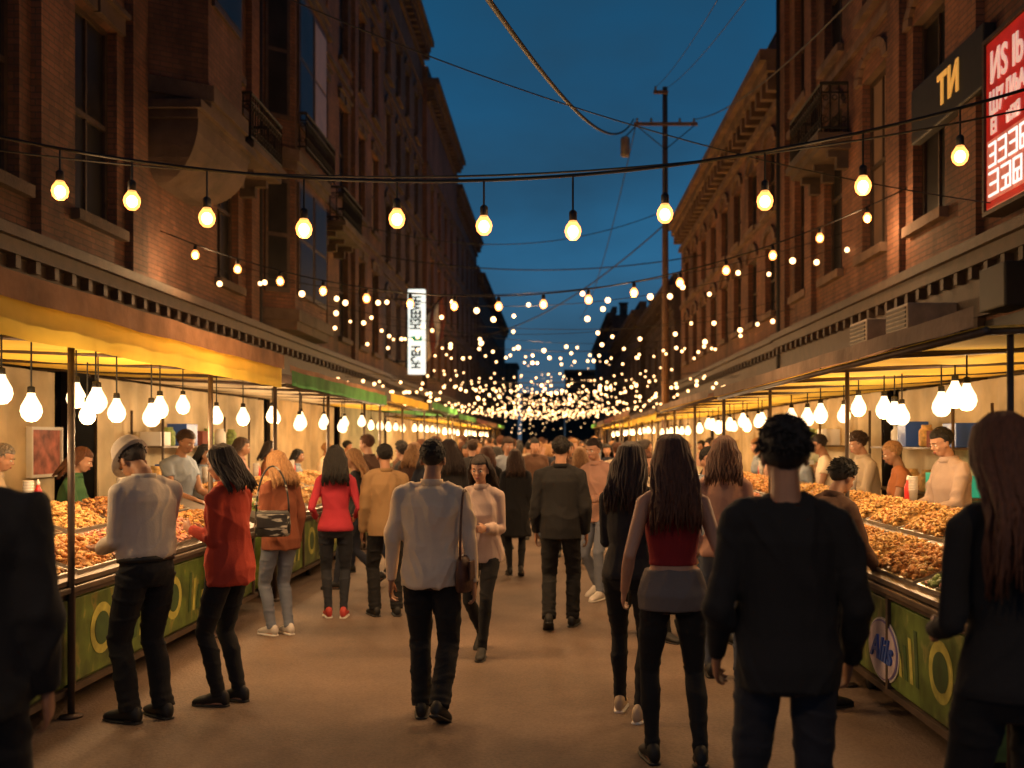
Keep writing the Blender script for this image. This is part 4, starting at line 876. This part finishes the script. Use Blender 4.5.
rack(-1,-5.05,6.75,8.15,'nearest left',1); rack(-1,-4.75,11.2,14.4,'second left',2); rack(1,3.9,8.9,11.3,'nearest right',3); rack(1,3.8,13,16.5,'second right',4)
cupp=thing('cup_stack','x','cup stack'); 
for k in range(6):
    q=MB(); q.lathe((0,0,k*.022),[(.028,0),(.038,.10),(.041,.102),(.038,.105)],14); q.build('cup',M['white'],cupp,True)
botp=thing('sauce_bottle','x','bottle'); q=MB(); q.lathe((0,0,0),[(.03,0),(.032,.01),(.032,.12),(.014,.16),(.013,.175)],14); q.build('bottle_body',M['sign_red'],botp,True); q=MB(); q.lathe((0,0,.175),[(.016,0),(.014,.02),(.004,.045)],10); q.build('nozzle',M['white'],botp,True)
for s,X0,ys,wh in ((-1,-2.97,(5.0,6.65,7.5,9.1),'nearest left'),(1,2.03,(5.25,6.75,8.4,10.1),'nearest right'),(-1,-2.97,(11.3,13.2,15.0),'second left'),(1,2.03,(12.6,14.6,16.4),'second right')):
    for j,y in enumerate(ys):
        dup(cupp,(X0+s*.98,y,1.2),None,'stack of white cups on the back rim of the %s counter, %s along'%(wh,ORD[j]),'white cup stacks')
        dup(botp,(X0+s*1.0,y+.18,1.2),None,'red sauce bottle beside the %s cup stack on the %s counter'%(ORD[j],wh),'red sauce bottles')
for s,X0,Y0,Y1,wh in ((-1,-2.97,3.8,10.2,'nearest left'),(1,2.03,5.1,11.5,'nearest right'),(-1,-2.97,10.8,16.5,'second left'),(1,2.03,12.2,17.9,'second right')):
    b=MB(); b.box(X0+s*.93,X0+s*1.06,Y0,Y1,1.172,1.2); b.box(X0+s*.99,X0+s*1.03,Y0,Y0+.04,.8,1.172); b.box(X0+s*.99,X0+s*1.03,Y1-.04,Y1,.8,1.172); tag(b.build('rim_shelf',M['counter']),'narrow shelf along the back of the %s food counter'%wh,'shelf')
rm(cupp); rm(botp)
bd=thing('round_badge','round pale badge with blue script on the right green counter','badge',(2.06,6.3,.33)); bz=.40
b=MB(); flatdisc(b,2.073,6.3,bz,.29,.20,.006,36); b.build('outer_ring',M['white'],bd,recalc=True); b=MB(); flatdisc(b,2.066,6.3,bz,.275,.187,.004,36); b.build('inner_ring',mat('badge_violet',(.25,.2,.45),.5),bd,recalc=True)
b=MB(); flatdisc(b,2.061,6.3,bz,.262,.176,.004,36); b.build('inner_face',mat('badge_pale',(.62,.52,.55),.5),bd,recalc=True)
wall_text('Alils',.21,M['blue'],bd,(2.052,6.3,bz),1,bold=.004,shear=.35,sx=1.1)
pendants([(-3.25,5.75,1.98),(-3.35,6.05,2.02),(-3.3,6.3,1.92),(-3.1,6.75,1.98),(-3.25,6.95,1.9),(-3.4,7.1,2.03),(-3.2,7.3,1.93),(-3.45,7.55,2.02),(-3.2,8.1,1.98),(-3.35,8.3,1.92),(-3.2,8.6,2.02),(-3.25,9.6,1.95)],'the nearest left stall',2,19)
pendants([(-3.2+.2*(i%3-1),10.9+.42*i,1.93+.05*(i%2)+R.uniform(-.04,.04)) for i in range(13)],'the second left stall',3,28)
pendants([(2.45,5.95,1.97),(2.55,6.6,1.95),(2.7,6.75,2.02),(2.55,7.35,1.90),(2.6,7.9,1.97),(2.75,8.1,1.93),(2.55,8.4,2.0),(2.6,9.0,1.95),(2.55,9.6,1.97),(2.6,10.3,1.95),(2.6,11.0,1.97)],'the nearest right stall',2,17)
pendants([(2.5+.15*(i%2),12.3+.5*i,1.95+R.uniform(-.04,.04)) for i in range(11)],'the second right stall',3,26)
pendants([(-3.2,17.4+.9*i,1.98) for i in range(5)],'the third left stall',2,32)
pendants([(-3.2,22.8+1.1*i,2.0) for i in range(5)],'the fourth left stall',2,32)
pendants([(2.5,18.8+.9*i,1.9) for i in range(6)],'the third right stall',2,32)
for s,x,w in ((-1,-3.2,'left'),(1,2.5,'right')):
    for j in range(3):
        y0=(29,36,43)[j] if s<0 else (25.5,32,39)[j]; pendants([(x,y0+1.3*i,1.98) for i in range(4)],'%s distant stall at %s'%(ORD[j],w),3,60)
rm(PP)
# ------------------------------------------------------------------ light strings
def cable(label,a,b,sag,r=.012,n=28,cat='cable',name='overhead_cable',group=None):
    a=V(a);b=V(b); pts=[a.lerp(b,i/n)-V((0,0,sag*4*(i/n)*(1-i/n))) for i in range(n+1)]; m=MB(); m.tube(pts,r,6); o=m.build(name,M['rubber'],None,True); tag(o,label,cat,group); return lambda t:a.lerp(b,t)-V((0,0,sag*4*t*(1-t)))
def bulb_proto():
    r=thing('string_bulb','x','light bulb'); k=MB(); k.lathe((0,0,0),[(.016,.045),(.021,.05),(.021,.095),(.012,.105)],12); k.build('socket',M['rubber'],r,True)
    g_=MB(); g_.lathe((0,0,0),[(.002,-.056),(.020,-.052),(.037,-.034),(.044,-.006),(.040,.016),(.027,.036),(.019,.05)],16); g_.build('glass_bulb',M['bulb_glass'],r,True)
    h_=MB(); h_.ell((0,-.0,-.008),(.029,.029,.033),None,12,8); h_.build('glowing_core',M['bulb_hot'],r,True); return r
BP=bulb_proto()
fA=cable('nearest string light cable sagging across the street',(-6,8,4.55),(5,8,4.95),.95,.014,40,name='string_light_cable')
pxA=[(60,190),(132,200),(207,217),(304,228),(397,218),(484,225),(573,230),(665,213),(765,200),(863,185),(960,155)]
for i,(px,py) in enumerate(pxA):
    x=(px-555)*.008; z=1.72-(py-440)*.008; t=(x+6)/11; top=fA(t).z
    z=min(z,top-.12)
    o=dup(BP,(x,8,z),None,'%s bulb from the left on the nearest light string'%ORD[i],'bulbs on the nearest light string',scale=1.5)
    c=MB(); c.tube([(0,0,.10),(0,0,(top-z)/1.5)],.006,5); co=c.build('cord',M['rubber'],None,world=False); co.parent=o
    plight((x,8,z-.12),56,spot=True); 
    if i%3==0: plight((x,8,z-.12),26)
cable('second thinner cable running beside the nearest light string',(-6,8.3,4.35),(5,8.4,4.75),.62,.009)
cable('thin slack wire from the left facade over the street',(-6,10,7.8),(5,11,4.3),.6,.007)
fB=cable('second light string cable across the street',(-6,15.2,4.9),(5,14.2,5.3),1.25,.011,40,name='string_light_cable')
for i in range(16):
    t=.05+.06*i; p=fB(t); dup(BP,p-V((0,0,.15)),None,'%s bulb from the left on the second light string'%ORD[i],'bulbs on the second light string',scale=1.3)
    if i%2==0: plight(p-V((0,0,.3)),90,spot=True)
    if i%5==0: plight(p-V((0,0,.3)),50)
f0=cable('added out-of-view string light cable over the foreground, for warm fill',(-6,.6,4.5),(5,.6,4.8),.8,.012,30,name='string_light_cable')  # unseen string above the frame, added to warm the backs facing the camera
for i in range(6):
    p=f0(.1+.16*i); dup(BP,p-V((0,0,.15)),None,'%s bulb from the left on the added out-of-view string over the foreground'%ORD[i],'added fill bulbs over the foreground',scale=1.4)
    if i in (1,2,4): plight(p-V((0,0,.3)),70,(1,.6,.3),spot=True)  # warm fill lamps of the added string
rm(BP)
mb=MB(); mb.ell((0,0,0),(.05,.05,.052),None,12,8); fm=mb.mesh('string_bulb'); fm.materials.append(M['bulb_far']); fm.polygons.foreach_set('use_smooth',[True]*len(fm.polygons))
nb=0; far=MB(); y=17.; k=2
while y<115:
    q=k%3
    if y<24: zl=R.uniform(4.4,5.4); zr=R.uniform(4.4,5.4); sag=R.uniform(.5,.9)
    elif q==0: zl=R.uniform(4.5,5.6); zr=R.uniform(4.5,5.6); sag=R.uniform(.4,.7)
    else: zl=R.uniform(3.35,4.0); zr=R.uniform(3.35,4.0); sag=R.uniform(.2,.4)
    if y>45: zl+=.018*(y-45); zr+=.018*(y-45)
    y2=y+R.uniform(-2,2)
    if y<70: f=cable('light string cable %s across the street'%('number %s from the camera'%ORD[k] if k<20 else 'far down the street'),(-6,y,zl),(5,y2,zr),sag,.006,24,name='string_light_cable',group='light string cables')
    else:
        a=V((-6,y,zl));b=V((5,y2,zr)); f=lambda t,a=a,b=b,sag=sag:a.lerp(b,t)-V((0,0,sag*4*t*(1-t)))
    n=int(R.uniform(12,16)) if y<24 else (21 if y<60 else 17); rowk=min(k,19)
    for i in range(n):
        p=f((i+.5+R.uniform(-.4,.4))/n)-V((0,0,.06+R.random()*(.4 if y>20 else .25)))
        if nb<298:
            o=bpy.data.objects.new('string_bulb',fm); C.objects.link(o); o.location=p; o.scale=(R.uniform(.7,1.05)*(1 if y<24 else .95),)*3; tag(o,'small glowing bulb on the %s light string from the camera'%ORD[rowk],'light bulb','bulbs on the %s light string'%ORD[rowk]); nb+=1
        else: far.ell(p,(.032+.00025*y,)*3,None,6,4)
    if y<70:
        for i in range(2): plight(f(.27+.46*i)-V((0,0,.5)),(210 if y<40 else 340),spot=True)
        if k%3==0: plight(f(.5)-V((0,0,.5)),200)
    y+=R.uniform(1.7,2.3) if y<24 else (R.uniform(1.5,2.1) if y<50 else R.uniform(2.4,3.4)); k+=1
for i in range(160):
    y=R.uniform(70,120); x=R.uniform(-4.5,4); z=R.uniform(2.2,7.5); far.ell((x,y,z),(.04,)*3,None,5,3)
o=far.build('distant_string_bulbs',M['bulb_far'],None,True); o['kind']='stuff'; tag(o,'mass of tiny glowing bulbs at the far end of the street','light bulbs')
# ------------------------------------------------------------------ pole & power lines
up=thing('utility_pole','tall wooden utility pole with one wide crossarm on the right side','utility pole',(3.3,30,0))
b=MB(); b.tube([(3.3,30,0),(3.31,30,6),(3.3,30,12.3)],[.12,.10,.075],12); b.build('pole',M['pole_wood'],up,True)
for z,w in ((11.15,.95),(12.1,.36)):
    b=MB(); b.box(3.3-w,3.3+w*(1 if w>.5 else .2),29.8,29.88,z-.045,z+.045); co=b.build('crossarm',M['pole_wood'],up); 
    for x in ((-w+.1,-w*.45,w*.45,w-.1) if w>.5 else (-w+.06,)):
        q=MB(); q.lathe((3.3+x,29.85,z+.05),[(.02,0),(.04,.02),(.028,.06),(.04,.09),(.02,.13)],8); q.build('insulator',M['grey_box'],co,True)
b=MB(); b.tube([(3.3,29.87,10.4),(2.45,29.87,11.1)],.015,5); b.tube([(3.3,29.87,10.4),(4.15,29.87,11.1)],.015,5); b.build('brace',M['iron'],up)
b=MB(); b.lathe((2.1,29.9,10.2),[(.12,0),(.14,.05),(.14,.5),(.12,.56),(.04,.6)],12); b.build('transformer',M['grey_box'],up,True); b=MB(); b.tube([(2.1,29.9,10.78),(2.4,29.87,11.08)],.02,5); b.build('bracket',M['iron'],up)
cable('thick black cable curving from upper left down to the pole',(-.75,4,4.2),(2.35,29.85,11.3),.8,.022)
cable('black cable from the pole crossarm up over the right roofs',(4.2,29.85,11.3),(3.6,8,6.6),.5,.014)
for i,(a,b_) in enumerate([((3.3,29.85,12.2),(2.6,8,6.8)),((3.0,29.85,12.25),(2.2,8,6.9))]): cable('thin overhead wire climbing from the pole top, %s'%('left one','right one')[i],a,b_,.3,.007)
cable('cable crossing high between facades in front of the pole',(-6,34,8.0),(4.95,34,8.0),.5,.02); cable('cable from pole down left to the far facades',(3.3,30,8.2),(-6,52,7.2),1.2,.02)
cable('thin wire hanging from pole toward the far street',(2.45,29.85,11.3),(1.5,60,9),1.0,.015); cable('wire from left facade across to the pole at mid height',(-6,26,7.6),(3.3,30,8.6),.9,.012)
# ------------------------------------------------------------------ world
w=bpy.data.worlds.new('World'); SC.world=w; w.use_nodes=True; nt=w.node_tree; L=nt.links.new; bg=nt.nodes['Background']
tc=nt.nodes.new('ShaderNodeTexCoord'); sp=nt.nodes.new('ShaderNodeSeparateXYZ'); L(tc.outputs['Generated'],sp.inputs[0])
rp=nt.nodes.new('ShaderNodeValToRGB'); e=rp.color_ramp.elements; e[0].position=0.; e[0].color=(.09,.12,.16,1); e[1].position=.6; e[1].color=(.006,.042,.090,1)
for ps,c in ((.08,(.050,.130,.215,1)),(.18,(.026,.135,.270,1)),(.32,(.013,.090,.195,1))):
    x=e.new(ps); x.color=c
L(sp.outputs[2],rp.inputs[0])
mp=nt.nodes.new('ShaderNodeMapping'); mp.inputs['Scale'].default_value=(1,1,2.2); mp.inputs['Location'].default_value=(.3,.2,.1); L(tc.outputs['Generated'],mp.inputs[0])
nz=nt.nodes.new('ShaderNodeTexNoise'); nz.inputs['Scale'].default_value=3.6; nz.inputs['Detail'].default_value=7; nz.inputs['Roughness'].default_value=.5; L(mp.outputs[0],nz.inputs['Vector'])
cr=nt.nodes.new('ShaderNodeValToRGB'); cr.color_ramp.elements[0].position=.40; cr.color_ramp.elements[0].color=(0,0,0,1); cr.color_ramp.elements[1].position=.75; cr.color_ramp.elements[1].color=(.75,.75,.75,1); L(nz.outputs['Fac'],cr.inputs[0])
mx=nt.nodes.new('ShaderNodeMix'); mx.data_type='RGBA'; L(cr.outputs[0],mx.inputs[0]); L(rp.outputs[0],mx.inputs[6]); mx.inputs[7].default_value=(.018,.055,.10,1)
L(mx.outputs[2],bg.inputs[0]); bg.inputs[1].default_value=.95
# ------------------------------------------------------------------ camera
cd=bpy.data.cameras.new('camera'); cam=bpy.data.objects.new('camera',cd); C.objects.link(cam); cam.location=(0,0,1.72); cam.rotation_euler=(math.radians(90),0,0)
cd.sensor_width=36; cd.lens=36*1000/1024; cd.shift_x=-43/1024; cd.shift_y=56/1024; cd.clip_end=2000; cd.clip_start=.05; SC.camera=cam
cd.dof.use_dof=True; cd.dof.focus_distance=6.8; cd.dof.aperture_fstop=1.8
SC.view_settings.view_transform='Standard'; SC.view_settings.look='None'; SC.view_settings.exposure=0
